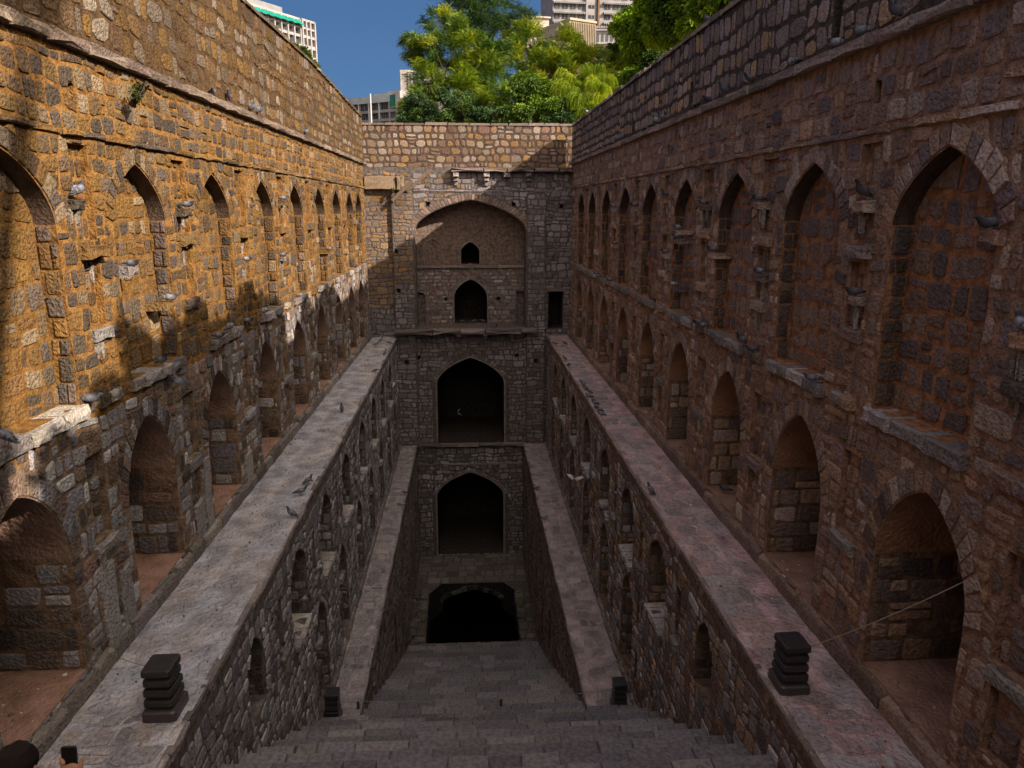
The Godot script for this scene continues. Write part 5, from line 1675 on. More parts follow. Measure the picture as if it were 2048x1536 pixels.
func visitor() -> void:
	var foot := Vector3(-2.12, 1.93, -3.35)
	var root := thing("person", "dark-haired visitor on the upper steps holding up a black phone, mostly below the picture", "person", foot)
	var skin := Color(0.30, 0.17, 0.11)
	var shirt := Color(0.05, 0.055, 0.075)
	var trousers := Color(0.03, 0.035, 0.05)
	var hair := Color(0.012, 0.010, 0.009)
	var shoe := Color(0.05, 0.04, 0.04)
	var q := foot + Vector3(-0.17, 0, 0.0)
	var b := Bag.new()
	var flat := Vector3(1.25, 1, 0.8)
	var grip := Vector3(-1.915, 3.535, -3.2)      # the wrist of the raised hand
	var body := [
		[q + Vector3(0, 0.86, 0), q + Vector3(0, 0.98, 0), 0.125, 0.12, trousers, flat],
		[q + Vector3(0, 1.0, 0), q + Vector3(0, 1.22, -0.01), 0.115, 0.145, shirt, flat],
		[q + Vector3(-0.15, 1.32, 0), q + Vector3(0.15, 1.32, 0), 0.075, 0.075, shirt],
		[q + Vector3(0, 1.3, 0), q + Vector3(0, 1.45, -0.01), 0.06, 0.05, skin],
	]
	for s in [-1.0, 1.0]:
		body.append([q + Vector3(s * 0.09, 0.88, 0), q + Vector3(s * 0.10, 0.47, -0.01), 0.088, 0.06, trousers])
		body.append([q + Vector3(s * 0.10, 0.47, -0.01), q + Vector3(s * 0.10, 0.1, 0.02), 0.058, 0.042, trousers])
		body.append([q + Vector3(s * 0.10, 0.04, 0.04), q + Vector3(s * 0.11, 0.035, -0.15), 0.042, 0.035, shoe])
	var elbow := q + Vector3(0.31, 1.17, -0.1)
	body.append([q + Vector3(0.18, 1.31, 0), elbow, 0.06, 0.047, shirt])
	body.append([elbow, grip, 0.043, 0.03, skin])
	body.append([q + Vector3(-0.18, 1.31, 0), q + Vector3(-0.24, 1.02, 0.02), 0.06, 0.046, shirt])
	body.append([q + Vector3(-0.24, 1.02, 0.02), q + Vector3(-0.2, 0.8, -0.06), 0.043, 0.03, skin])
	body.append([q + Vector3(-0.2, 0.8, -0.06), q + Vector3(-0.19, 0.70, -0.09), 0.032, 0.022, skin])
	nets(b, body, 0.02, 0.03)
	var h := q + Vector3(0, 1.5, -0.02)
	var head := [
		[h + Vector3(0, 0.03, 0.01), h + Vector3(0, 0.03, -0.01), 0.082, 0.08, skin, Vector3(0.92, 1.2, 1.05)],
		[h + Vector3(0, -0.06, -0.04), h + Vector3(0, -0.04, -0.05), 0.045, 0.05, skin],
		[h + Vector3(0, 0.0, -0.095), h + Vector3(0, 0.03, -0.088), 0.014, 0.008, skin],
		[h + Vector3(-0.083, 0.0, 0.0), h + Vector3(-0.083, 0.03, 0.005), 0.013, 0.016, skin],
		[h + Vector3(0.083, 0.0, 0.0), h + Vector3(0.083, 0.03, 0.005), 0.013, 0.016, skin],
		[h + Vector3(-0.02, -0.043, -0.085), h + Vector3(0.02, -0.043, -0.085), 0.007, 0.007, Color(0.25, 0.10, 0.08)],
		[h + Vector3(-0.032, 0.03, -0.086), h + Vector3(-0.03, 0.03, -0.087), 0.009, 0.009, Color(0.03, 0.02, 0.02)],
		[h + Vector3(0.032, 0.03, -0.086), h + Vector3(0.03, 0.03, -0.087), 0.009, 0.009, Color(0.03, 0.02, 0.02)],
	]
	nets(b, head, 0.007, 0.012)
	var hand := [[grip, grip + Vector3(0.004, 0.06, 0.02), 0.028, 0.034, skin, Vector3(1.15, 1, 0.6)]]
	var palm := grip + Vector3(0.002, 0.07, 0.03)
	for i in 4:
		var y := 0.085 - 0.021 * i
		var l: float = [0.9, 1.0, 0.95, 0.78][i]
		var p0 := palm + Vector3(-0.03, y - 0.05, 0.0)
		var p1 := p0 + Vector3(-0.022 * l, 0.008, -0.022 * l)
		var p2 := p1 + Vector3(0.004, 0.004, -0.022 * l)
		var p3 := p2 + Vector3(0.018 * l, 0.002, -0.008)
		hand.append([p0, p1, 0.009, 0.0085, skin])
		hand.append([p1, p2, 0.0085, 0.008, skin])
		hand.append([p2, p3, 0.008, 0.007, skin])
	hand.append([grip + Vector3(0.025, 0.035, 0.02), grip + Vector3(0.043, 0.075, 0.02), 0.012, 0.01, skin])
	hand.append([grip + Vector3(0.043, 0.075, 0.02), grip + Vector3(0.044, 0.105, 0.008), 0.01, 0.008, skin])
	nets(b, hand, 0.004, 0.006)
	obj("body", b, M.skin, root)
	# the hair: a cap over the skull with strands of uneven length
	var hb := Bag.new()
	var locks := [[h + Vector3(0, 0.065, 0.012), h + Vector3(0, 0.055, -0.02), 0.088, 0.083, hair, Vector3(1.0, 1.0, 1.08)], [h + Vector3(0, 0.02, 0.04), h + Vector3(0, -0.02, 0.045), 0.082, 0.07, hair]]
	for i in 26:
		var t := TAU * i / 26.0
		var d := Vector3(cos(t) * 0.07, 0.11 + rng.randf() * 0.02, sin(t) * 0.07)
		locks.append([h + d * 0.8 + Vector3(0, 0.03, 0), h + Vector3(d.x * 1.25, 0.06 + rng.randf() * 0.03, d.z * 1.25), 0.014, 0.006, hair])
	nets(hb, locks, 0.007, 0.012)
	obj("hair", hb, M.cloth, root)
	# the phone is a thing of its own, held upright in the raised hand
	var ph := thing("phone", "black phone held up in the visitor's hand at the bottom left", "phone", Vector3(-1.925, 3.64, -3.19))
	var pb := Bag.new()
	var rows := [[0.035, 0.069, -0.0045], [0.0368, 0.0712, -0.003], [0.0368, 0.0712, 0.003], [0.035, 0.069, 0.0045]]
	var tilt := Basis(Vector3.RIGHT, PI * 0.5 - 0.12)
	var last := []
	for i in rows.size():
		var ring := []
		for k in 24:
			var t := TAU * (k + 0.5) / 24.0
			var c := cos(t)
			var s := sin(t)
			ring.append(ph.position + tilt * Vector3(signf(c) * pow(absf(c), 0.22) * rows[i][0], rows[i][2], signf(s) * pow(absf(s), 0.22) * rows[i][1]))
		if i:
			for k in 24:
				var l := (k + 1) % 24
				pb.quad(last[k], last[l], ring[l], ring[k], (ring[k] - ph.position), Color(0.02, 0.02, 0.022))
		for k in 24:
			if i == 0 or i == rows.size() - 1:
				pb.tri(ring[k], ring[(k + 1) % 24], ph.position + tilt * Vector3(0, rows[i][2], 0), tilt * Vector3(0, rows[i][2], 0), Color(0.02, 0.02, 0.022))
		last = ring
	obj("case", pb, M.polished, ph)
	var sb := Bag.new()
	sb.box(Transform3D(tilt, ph.position + tilt * Vector3(0, 0.0052, 0)), Vector3(0.064, 0.0012, 0.131), Color(0.008, 0.008, 0.01))
	obj("screen", sb, M.glass, ph)


# ---------------------------------------------------------------- plants
func sprig(kind: String) -> ArrayMesh:
	var b := Bag.new()
	var r := RandomNumberGenerator.new()
	r.seed = 11
	if kind == "feather":       # a pinnate twig: narrow leaflets in pairs, drooping towards its tip
		for i in 11:
			var t := i / 10.0
			var p := Vector3(0, -0.16 * t * t, -0.5 * t)
			for s in [-1.0, 1.0]:
				var l := 0.13 * (1.0 - 0.45 * t)
				var d := Vector3(s * 0.85, r.randf_range(-0.35, 0.15), -0.55).normalized() * l
				var w := Vector3(0, 0.004, -0.02)
				b.quad(p, p + d * 0.5 + w, p + d, p + d * 0.5 - w, Vector3(0, 1, 0.2), Color.WHITE * r.randf_range(0.8, 1.15))
	elif kind == "weep":
		for i in 15:
			var t := i / 14.0
			var p := Vector3(0.05 * sin(t * 3.0), -0.75 * t * t, -0.35 * t)
			for s in [-1.0, 1.0]:
				var d := Vector3(s * 0.6, -0.6, -0.25).normalized() * 0.11
				var w := Vector3(0.004, 0.0, -0.016)
				b.quad(p, p + d * 0.5 + w, p + d, p + d * 0.5 - w, Vector3(0, 0.4, 1), Color.WHITE * r.randf_range(0.8, 1.15))
	else:                       # a cluster of broad leaves
		for i in 9:
			var d := Vector3(r.randf_range(-1, 1), r.randf_range(-0.5, 0.7), r.randf_range(-1, 1)).normalized()
			var p := d * r.randf_range(0.05, 0.2)
			var l := 0.17
			var s := d.cross(Vector3.UP).normalized() * 0.048
			var up := s.cross(d).normalized() * 0.02
			var tip := p + d * l - Vector3(0, 0.05, 0)
			var c := Color.WHITE * r.randf_range(0.75, 1.2)
			b.tri(p, p + d * l * 0.5 + s + up, tip, up, c)
			b.tri(p, p + d * l * 0.5 - s + up, tip, up, c)
	return b.mesh(Vector3.ZERO, M.leaf)


func tree(called: String, label: String, lobes: Array, base: Vector3, kind: String, count: int, cols: Array, scale_ := 1.0, category := "tree", group := "") -> void:
	var root := thing(called, label, category, base, group)
	var mm := MultiMesh.new()
	mm.transform_format = MultiMesh.TRANSFORM_3D
	mm.use_colors = true
	mm.mesh = sprig(kind)
	var total := 0.0
	for l in lobes:
		total += l[3] * l[3]
	mm.instance_count = count
	var done := 0
	for n in lobes.size():
		var l: Array = lobes[n]
		var c := Vector3(l[0], l[1], l[2])
		var share := int(count * l[3] * l[3] / total) if n < lobes.size() - 1 else count - done
		# each lobe is made of several loose tufts with gaps between them
		var tufts := []
		for k in maxi(4, int(9.0 * l[3])):
			var d := Vector3(rng.randfn(), rng.randfn() * 0.8, rng.randfn()).normalized() * pow(rng.randf(), 0.4)
			tufts.append([c + d * l[3] * 0.95, l[3] * rng.randf_range(0.22, 0.46), rng.randf()])
		for k in share:
			var tf: Array = tufts[rng.randi() % tufts.size()]
			var d := Vector3(rng.randfn(), rng.randfn(), rng.randfn()).normalized()
			var p: Vector3 = tf[0] + d * tf[1] * pow(rng.randf(), 0.5) * Vector3(1.15, 0.85, 1.15)
			var out: Vector3 = (p - c).normalized()
			var look := (out + Vector3(rng.randfn(), rng.randfn() * 0.6 + 0.1, rng.randfn()) * 0.6).normalized()
			if kind == "weep":
				look = (Vector3(out.x, 0.0, out.z) + Vector3(rng.randfn(), 0.0, rng.randfn()) * 0.6 + Vector3(0.001, 0, 0)).normalized()
			var bs := Basis.looking_at(look, Vector3.UP if absf(look.y) < 0.95 else Vector3.RIGHT) * Basis(Vector3.FORWARD, rng.randf_range(-0.7, 0.7) if kind != "weep" else 0.0)
			mm.set_instance_transform(done, Transform3D(bs.scaled(Vector3.ONE * scale_ * rng.randf_range(0.7, 1.3)), p - base))
			var col: Color = cols[mini(int(tf[2] * cols.size()), cols.size() - 1)]
			mm.set_instance_color(done, Color(col.r, col.g, col.b) * rng.randf_range(0.8, 1.2))
			done += 1
	var crown := MultiMeshInstance3D.new()
	crown.name = "crown"
	crown.multimesh = mm
	crown.set_meta("kind", "stuff")
	root.add_child(crown, true)
	# trunk and limbs
	var tb := Bag.new()
	var bark := Color(0.10, 0.075, 0.055)
	var heart := Vector3.ZERO
	for l in lobes:
		heart += Vector3(l[0], l[1], l[2])
	heart /= lobes.size()
	var fork := Vector3(lerpf(base.x, heart.x, 0.5), lerpf(base.y, heart.y, 0.45), lerpf(base.z, heart.z, 0.5))
	var thick := clampf((heart.y - base.y) * 0.035, 0.05, 0.24)
	tube(tb, [base - Vector3(0, 0.1, 0), base.lerp(fork, 0.5) + Vector3(0.08, 0, 0.05), fork], thick * 1.25, thick * 0.8, 8, bark)
	obj("trunk", tb, M.bark, root)
	var lb := Bag.new()
	for l in lobes:
		var c := Vector3(l[0], l[1], l[2])
		var m := fork.lerp(c, 0.55) + Vector3(rng.randf_range(-0.2, 0.2), 0.15, rng.randf_range(-0.2, 0.2))
		tube(lb, [fork - Vector3(0, 0.1, 0), m, c], thick * 0.55, thick * 0.12, 6, bark)
		for k in 3:
			tube(lb, [m.lerp(c, 0.4), c + Vector3(rng.randfn(), rng.randfn(), rng.randfn()).normalized() * l[3] * 0.8], thick * 0.2, thick * 0.05, 4, bark)
	obj("limbs", lb, M.bark, root)


func trees() -> void:
	var g := 8.5
	var yellow := [Color(0.221, 0.286, 0.013), Color(0.176, 0.254, 0.015), Color(0.117, 0.195, 0.02), Color(0.273, 0.325, 0.013)]
	var mid := [Color(0.111, 0.189, 0.022), Color(0.078, 0.156, 0.029), Color(0.169, 0.247, 0.015), Color(0.058, 0.117, 0.029)]
	var dark := [Color(0.052, 0.098, 0.018), Color(0.078, 0.143, 0.015), Color(0.042, 0.078, 0.02), Color(0.117, 0.208, 0.013)]
	var bluish := [Color(0.058, 0.117, 0.039), Color(0.078, 0.15, 0.033), Color(0.049, 0.098, 0.037)]
	tree("feathery_tree", "bright feathery green tree behind the left half of the end wall", [[-2.4, 15.3, -47.0, 1.2], [-1.4, 14.4, -46.0, 1.4], [-2.0, 13.4, -46.0, 1.3], [-0.1, 15.4, -47.0, 1.5], [-0.9, 12.4, -45.0, 1.5], [-2.4, 11.6, -44.0, 1.1], [0.7, 13.7, -46.0, 1.5], [1.6, 14.9, -47.0, 1.3], [1.7, 12.4, -45.0, 1.4], [0.2, 11.6, -44.0, 1.3], [-2.9, 15.8, -47.0, 0.7], [-1.0, 16.5, -48.0, 1.0]], Vector3(-0.3, g, -46), "feather", 22000, yellow + mid, 0.66)
	tree("tall_tree", "tallest dark green tree rising behind the feathery tree to the top of the picture", [[-0.8, 19.9, -58.0, 1.7], [0.8, 20.7, -58.0, 1.9], [2.5, 20.1, -58.0, 1.9], [1.1, 18.7, -57.0, 1.7], [3.3, 19.0, -58.0, 1.5], [-1.7, 18.9, -57.0, 1.1], [1.7, 22.8, -59.0, 2.4], [0.9, 16.4, -57.5, 1.6]], Vector3(1.2, g, -58), "feather", 14000, bluish, 0.75)
	tree("feathery_tree", "yellow-green feathery tree behind the middle of the end wall", [[4.2, 16.8, -52.0, 1.5], [5.8, 16.5, -52.0, 1.5], [7.3, 15.7, -51.0, 1.4], [4.7, 14.9, -50.0, 1.5], [6.6, 14.4, -50.0, 1.5], [8.3, 15.4, -51.0, 1.2], [3.2, 15.4, -51.0, 1.4], [3.6, 17.6, -53.0, 1.1], [3.8, 13.2, -50.0, 1.5], [8.2, 13.6, -50.0, 1.3]], Vector3(5.0, g, -51), "feather", 20000, yellow + [Color(0.104, 0.182, 0.022)], 0.66)
	tree("drooping_tree", "pale yellow-green drooping tree over the right end of the end wall", [[5.9, 13.0, -43.0, 1.0], [6.6, 12.2, -42.0, 1.0], [5.3, 11.9, -42.0, 1.0], [7.2, 13.2, -43.0, 0.7], [5.9, 11.2, -41.0, 1.0], [7.0, 11.6, -41.0, 0.6]], Vector3(6.2, g, -42), "weep", 7500, [Color(0.234, 0.325, 0.015), Color(0.182, 0.273, 0.018), Color(0.299, 0.377, 0.018)], 0.5)
	tree("leafy_shrub", "broad-leaved bright green shrub behind the end wall under the drooping tree", [[3.1, 12.0, -42.0, 1.0], [3.9, 12.5, -42.0, 0.8], [4.2, 11.3, -41.0, 1.0], [2.9, 11.0, -41.0, 0.9], [2.4, 11.4, -42.0, 0.7]], Vector3(3.3, g, -41.6), "broad", 4500, [Color(0.117, 0.208, 0.022), Color(0.169, 0.26, 0.022), Color(0.078, 0.143, 0.022)], 0.9, "shrub")
	tree("leafy_tree", "dark glossy leafy tree leaning over the top of the right wall", [[12.0, 18.2, -57.0, 1.7], [12.5, 18.7, -53.2, 1.7], [13.3, 18.4, -49.4, 1.5], [11.6, 16.8, -58.9, 1.7], [12.3, 16.8, -55.1, 1.5], [11.8, 16.5, -62.7, 1.3], [13.1, 17.4, -51.3, 1.3], [13.9, 18.7, -47.5, 1.7], [13.7, 17.2, -43.7, 1.3], [12.5, 15.5, -62.7, 1.1], [13.5, 17.0, -47.5, 0.9], [14.1, 20.3, -51.3, 1.7], [14.4, 19.9, -46.5, 1.7]], Vector3(14.5, g, -53), "broad", 25000, [Color(0.156, 0.26, 0.022), Color(0.221, 0.351, 0.018), Color(0.091, 0.169, 0.024), Color(0.286, 0.416, 0.015)], 1.75)
	tree("leafy_tree", "small leafy tree behind the left wall below the white building", [[-9.9, 14.4, -42.0, 0.6], [-9.2, 14.0, -42.0, 0.65], [-8.3, 13.6, -42.0, 0.6], [-7.9, 13.3, -43.0, 0.5], [-9.3, 13.3, -41.0, 0.7], [-10.3, 14.4, -41.0, 0.5], [-8.5, 13.0, -42.0, 0.6], [-9.4, 12.4, -42, 0.9], [-8.4, 12.4, -42, 0.7]], Vector3(-9.2, g, -42), "broad", 5000, [Color(0.058, 0.111, 0.015), Color(0.078, 0.137, 0.015), Color(0.046, 0.085, 0.015)], 0.85)
	tree("hedge_shrub", "low dark green shrubs along the top of the end wall's left half", [[-2.4, 10.8, -41.0, 0.9], [-1.1, 10.9, -41.0, 0.9], [0.1, 10.9, -41.0, 0.9], [1.1, 10.8, -41.0, 0.9], [2.0, 10.7, -41.0, 0.8], [-1.6, 11.8, -43.0, 0.7], [-0.4, 11.9, -43.0, 0.7], [-2.9, 10.9, -42, 0.6]], Vector3(-0.4, g, -41.3), "broad", 6000, bluish + [Color(0.078, 0.117, 0.022)], 0.85, "shrub")
	tree("hedge_shrub", "low dark green shrub at the right end of the end wall", [[4.9, 10.7, -40.6, 0.8], [5.8, 10.6, -40.6, 0.7], [4.3, 10.4, -41.0, 0.6]], Vector3(4.9, g, -40.8), "broad", 2500, bluish, 0.85, "shrub")
	tree("hedge_shrub", "low dark green bushes along the far top of the right wall", [[6.8, 10.6, -27.2, 0.8], [6.8, 10.8, -28.6, 0.9], [6.8, 10.7, -30.0, 0.9], [6.8, 10.4, -31.4, 0.8], [6.7, 10.1, -33.0, 0.7], [6.8, 9.9, -34.3, 0.6]], Vector3(6.9, g, -30.5), "broad", 8000, dark, 0.8, "shrub")
	# further trees along the right rim, out of the picture, added so their shade falls on the left wall
	for e in SHADE:
		tree("leafy_tree", e[0], e[1], e[2], "broad", e[3], dark, 1.5)
	for e in [[Vector3(-4.87, 7.9, -12.0), 0.9], [Vector3(-3.55, 7.05, -36.65), 0.55]]:
		var lob := [[e[0].x + 0.05, e[0].y, e[0].z, 0.09 * e[1]], [e[0].x + 0.1, e[0].y - 0.12 * e[1], e[0].z + 0.08, 0.08 * e[1]]]
		tree("wall_weed", "tiny green weed growing from the upper left wall" if e[1] > 0.8 else "tiny green weed on the broken lintel in the left corner", lob, e[0] - Vector3(0.03, 0.12, 0), "broad", 22, [Color(0.05, 0.08, 0.02)], 0.26, "weed")


# ---------------------------------------------------------------- far buildings
func out_of(p: Vector3, k: float) -> Vector3:
	return EYE + (p - EYE) * k


class Site:
	var o: Vector3
	var h: Vector3
	var n: Vector3
	var k: float
	func at(s: float, y: float, w: float) -> Vector3:
		return Vector3(o.x, 6.2 + (y - 6.2) * k, o.z) + h * s * k + n * w


func site(p: Vector3, h: Vector3, k: float) -> Site:
	var s := Site.new()
	s.o = out_of(p, k)
	s.h = h.normalized()
	s.n = s.h.cross(Vector3.UP)
	if s.n.dot(EYE - s.o) < 0.0:
		s.n = -s.n
	s.k = k
	return s


func slab3(b: Bag, s: Site, s0: float, s1: float, y0: float, y1: float, w0: float, w1: float, col: Color) -> void:
	var a := s.at(s0, y0, w0)
	var c := s.at(s1, y1, w1)
	var bs := Basis(s.h, Vector3.UP, s.n)
	b.box(Transform3D(bs, (a + c) * 0.5), Vector3((s1 - s0) * s.k, (y1 - y0) * s.k, w1 - w0), col)


func window_grid(root: Node3D, s: Site, s0: float, s1: float, y0: float, y1: float, cols: int, w: float, fill := 0.8, group := 0) -> void:
	var pane := Color(0.05, 0.055, 0.06)
	for i in cols:
		var a := s0 + (s1 - s0) * (i + 0.5 - fill * 0.5) / cols
		var c := s0 + (s1 - s0) * (i + 0.5 + fill * 0.5) / cols
		var b := Bag.new()
		slab3(b, s, a, c, y0, y1, w, w + 0.12, pane * rng.randf_range(0.6, 1.6))
		var o := obj("window", b, M.glass, root)
		var fb := Bag.new()
		slab3(fb, s, (a * 0.52 + c * 0.48), (a * 0.48 + c * 0.52), y0, y1, w + 0.121, w + 0.2, Color(0.4, 0.4, 0.39))
		var m := MeshInstance3D.new()
		m.name = "mullion"
		m.mesh = fb.mesh(root.position, M.concrete)
		o.add_child(m, true)


func buildings() -> void:
	var white := Color(0.37, 0.375, 0.38)
	var grey := Color(0.26, 0.28, 0.30)
	# the white block with the green awning
	var s := site(Vector3(-19.98, 27.33, -100.0), Vector3(0.521, 0, -0.853), 3.0)
	var root := thing("office_building", "white office block with a green awning on its top floor, beyond the left wall", "building", Vector3(s.o.x, 8.5, s.o.z))
	var b := Bag.new()
	slab3(b, s, -12.0, 2.5, 7.0, 28.35, -24.0, -1.2, white * 0.55)
	obj("wall", b, M.concrete, root)
	b = Bag.new()
	for y in [[25.35, 25.75], [26.55, 26.85], [27.55, 27.75], [28.45, 28.7], [24.0, 24.5], [22.6, 23.0], [21.2, 21.6]]:
		slab3(b, s, -12.0, 0.1, y[0], y[1], -1.3, 0.0, white)
		slab3(b, s, 0.2, 2.55, y[0], y[1], -1.3, 0.5, white)
	obj("spandrel", b, M.concrete, root)
	for i in 12:
		var x := -11.6 + i * 1.06
		b = Bag.new()
		slab3(b, s, x - 0.09, x + 0.09, 20.0, 28.5, -1.3, 0.35, white)
		obj("column", b, M.concrete, root)
	for x in [0.28, 0.95, 1.65, 2.45]:
		b = Bag.new()
		slab3(b, s, x - 0.1, x + 0.1, 20.0, 28.6, -1.3, 0.8, white)
		obj("column", b, M.concrete, root)
	for y in [[25.85, 26.45], [26.95, 27.45], [27.85, 28.3], [24.6, 25.25]]:
		window_grid(root, s, -12.0, 0.05, y[0], y[1], 11, -1.19, 0.82)
		window_grid(root, s, 0.3, 2.45, y[0], y[1], 3, -1.19, 0.7)
	b = Bag.new()
	slab3(b, s, -9.0, -1.75, 28.7, 29.6, -14.0, -3.0, grey)
	slab3(b, s, -8.0, -6.0, 29.6, 30.0, -12.0, -6.0, grey)
	obj("roof_house", b, M.concrete, root)
	b = Bag.new()
	for i in 26:
		var x := -8.3 + i * 0.325
		var sag := 0.06 * sin(i * 1.7)
		var p0 := s.at(x, 28.4, 0.2)
		var p1 := s.at(x + 0.325, 28.4, 0.2)
		b.quad(p0, p1, s.at(x + 0.325, 27.85 + 0.06 * sin((i + 1) * 1.7), 1.9), s.at(x, 27.85 + sag, 1.9), Vector3.UP + s.n, Color(0.0, 0.22, 0.16) * (0.85 + 0.3 * rng.randf()))
	obj("awning", b, M.paint, root)
	# the low grey block with a pole in front
	s = site(Vector3(-17.88, 24.61, -150.0), Vector3(0.835, 0, 0.55), 2.2)
	root = thing("office_building", "long low grey office building with two rows of windows above the left corner", "building", Vector3(s.o.x, 8.5, s.o.z))
	b = Bag.new()
	slab3(b, s, -16.0, 6.9, 7.0, 26.0, -20.0, -1.0, grey * 0.55)
	obj("wall", b, M.concrete, root)
	b = Bag.new()
	slab3(b, s, -16.0, 5.0, 25.35, 26.55, -20.0, 0.3, Color(0.36, 0.42, 0.46))
	slab3(b, s, -16.0, 7.2, 23.55, 24.05, -1.1, 0.2, grey)
	slab3(b, s, -16.0, 7.2, 22.0, 22.45, -1.1, 0.2, grey)
	obj("spandrel", b, M.concrete, root)
	b = Bag.new()
	slab3(b, s, 0.7, 6.8, 26.55, 26.95, -12.0, -1.0, white)
	slab3(b, s, 3.4, 6.6, 26.95, 27.35, -10.0, -2.0, white)
	slab3(b, s, 6.2, 7.3, 20.0, 27.0, -8.0, 0.4, white)
	obj("roof_house", b, M.concrete, root)
	b = Bag.new()
	slab3(b, s, 4.95, 6.1, 24.2, 26.5, 0.0, 0.35, Color(0.02, 0.14, 0.11))
	obj("green_screen", b, M.paint, root)
	for i in 9:
		b = Bag.new()
		var x := -15.0 + i * 2.45
		slab3(b, s, x - 0.1, x + 0.1, 20.0, 25.4, -1.0, 0.35, grey)
		obj("column", b, M.concrete, root)
	window_grid(root, s, -9.0, 4.8, 24.1, 25.3, 14, -0.99, 0.8)
	window_grid(root, s, -9.0, 4.8, 22.5, 23.5, 14, -0.99, 0.8)
	root = thing("lamp_pole", "thin pale pole standing before the low grey building", "pole", Vector3(-13.0, 8.5, -110.0))
	b = Bag.new()
	tube(b, [root.position, root.position + Vector3(0, 13.0, 0)], 0.16, 0.10, 8, Color(0.45, 0.46, 0.47))
	obj("pole", b, M.paint, root)
	# the grey slab behind the feathery tree
	s = site(Vector3(-9.61, 27.15, -140.0), Vector3(0.995, 0, 0.1), 2.4)
	root = thing("tower_block", "narrow grey concrete block half hidden behind the feathery tree", "building", Vector3(s.o.x, 8.5, s.o.z))
	b = Bag.new()
	slab3(b, s, -1.6, 6.0, 6.0, 29.4, -20.0, 0.0, Color(0.40, 0.38, 0.36))
	obj("wall", b, M.concrete, root)
	for x in [-1.55, -0.2, 0.35, 1.5, 2.6]:
		b = Bag.new()
		slab3(b, s, x - 0.07, x + 0.07, 6.0, 29.45, 0.0, 0.5, Color(0.46, 0.44, 0.41))
		obj("rib", b, M.concrete, root)
	b = Bag.new()
	slab3(b, s, -1.7, 6.1, 28.95, 29.6, -1.0, 0.3, Color(0.46, 0.44, 0.41))
	obj("cornice", b, M.concrete, root)
	for x in [[0.45, 1.35], [1.65, 2.45]]:
		window_grid(root, s, x[0], x[1], 25.2, 28.6, 1, 0.0, 0.7)
	# the tall tower with rows of windows and scalloped balcony bands
	s = site(Vector3(27.45, 45.81, -170.0), Vector3(0.993, 0, -0.119), 1.6)
	root = thing("tower_block", "tall pale tower block with rows of balconies beyond the right trees", "building", Vector3(s.o.x, 8.5, s.o.z))
	b = Bag.new()
	slab3(b, s, -9.0, 0.35, 6.0, 58.0, -20.0, -0.9, Color(0.28, 0.29, 0.31))
	slab3(b, s, 0.9, 9.2, 6.0, 58.0, -20.0, 0.4, Color(0.285, 0.295, 0.315))
	obj("wall", b, M.concrete, root)
	b = Bag.new()
	slab3(b, s, 9.2, 11.2, 6.0, 58.0, -18.0, 1.6, Color(0.34, 0.35, 0.365))
	slab3(b, s, -2.0, 0.3, 6.0, 58.0, -1.0, 0.2, Color(0.31, 0.32, 0.335))
	obj("stair_tower", b, M.concrete, root)
	b = Bag.new()
	slab3(b, s, 0.42, 0.8, 6.0, 58.0, -1.0, 1.0, Color(0.20, 0.12, 0.075))
	obj("drain_shaft", b, M.concrete, root)
	for f in 6:
		var y := 43.0 + f * 1.95
		for part in [[-9.0, -2.1, 4, -0.89], [1.6, 9.1, 4, 0.41]]:
			window_grid(root, s, part[0], part[1], y, y + 0.95, part[2], part[3], 0.72)
			b = Bag.new()
			slab3(b, s, part[0], part[1], y + 1.15, y + 1.3, part[3], part[3] + 1.3, Color(0.36, 0.365, 0.375))
			var m := int((part[1] - part[0]) / 0.42)
			for i in m:
				var x: float = part[0] + (part[1] - part[0]) * (i + 0.5) / m
				slab3(b, s, x - 0.15, x + 0.15, y + 0.98, y + 1.15, part[3] + 0.9, part[3] + 1.2, Color(0.36, 0.365, 0.375))
				slab3(b, s, x - 0.09, x + 0.09, y + 0.88, y + 0.98, part[3] + 0.9, part[3] + 1.2, Color(0.36, 0.365, 0.375))
			obj("balcony_band", b, M.concrete, root)
		window_grid(root, s, -1.9, 0.2, y + 0.1, y + 0.75, 1, 0.2, 0.62)
	# the sunlit cream gable in front of the tower
	s = site(Vector3(17.55, 32.08, -120.0), Vector3(0.894, 0, -0.447), 1.6)
	root = thing("apartment_house", "sunlit cream ribbed gable wall between the trees and the tower", "building", Vector3(s.o.x, 8.5, s.o.z))
	b = Bag.new()
	slab3(b, s, -2.35, 2.4, 6.0, 33.2, -14.0, 0.0, Color(0.40, 0.36, 0.28))
	obj("wall", b, M.concrete, root)
	for i in 14:
		b = Bag.new()
		var x := -1.9 + i * 0.32
		slab3(b, s, x - 0.05, x + 0.05, 6.0, 33.0, 0.0, 0.3, Color(0.38, 0.34, 0.265))
		obj("rib", b, M.concrete, root)
	b = Bag.new()
	slab3(b, s, -2.4, 2.45, 33.2, 33.5, -14.0, 0.35, Color(0.46, 0.40, 0.29))
	obj("cornice", b, M.concrete, root)
	# the ornate white building
	s = site(Vector3(27.13, 37.75, -150.0), Vector3(0.995, 0, 0.1), 1.5)
	root = thing("arcaded_building", "white building with a row of arched windows at the foot of the tower", "building", Vector3(s.o.x, 8.5, s.o.z))
	b = Bag.new()
	slab3(b, s, -2.6, 9.0, 6.0, 39.0, -12.0, -0.5, Color(0.40, 0.405, 0.41))
	obj("wall", b, M.concrete, root)
	b = Bag.new()
	slab3(b, s, -2.7, 9.0, 38.5, 38.75, -0.5, 0.3, white)
	slab3(b, s, -2.7, 9.0, 36.2, 36.5, -0.5, 0.3, white)
	for i in 24:
		slab3(b, s, -2.6 + i * 0.45, -2.3 + i * 0.45, 39.0, 39.35, -1.0, 0.0, white)
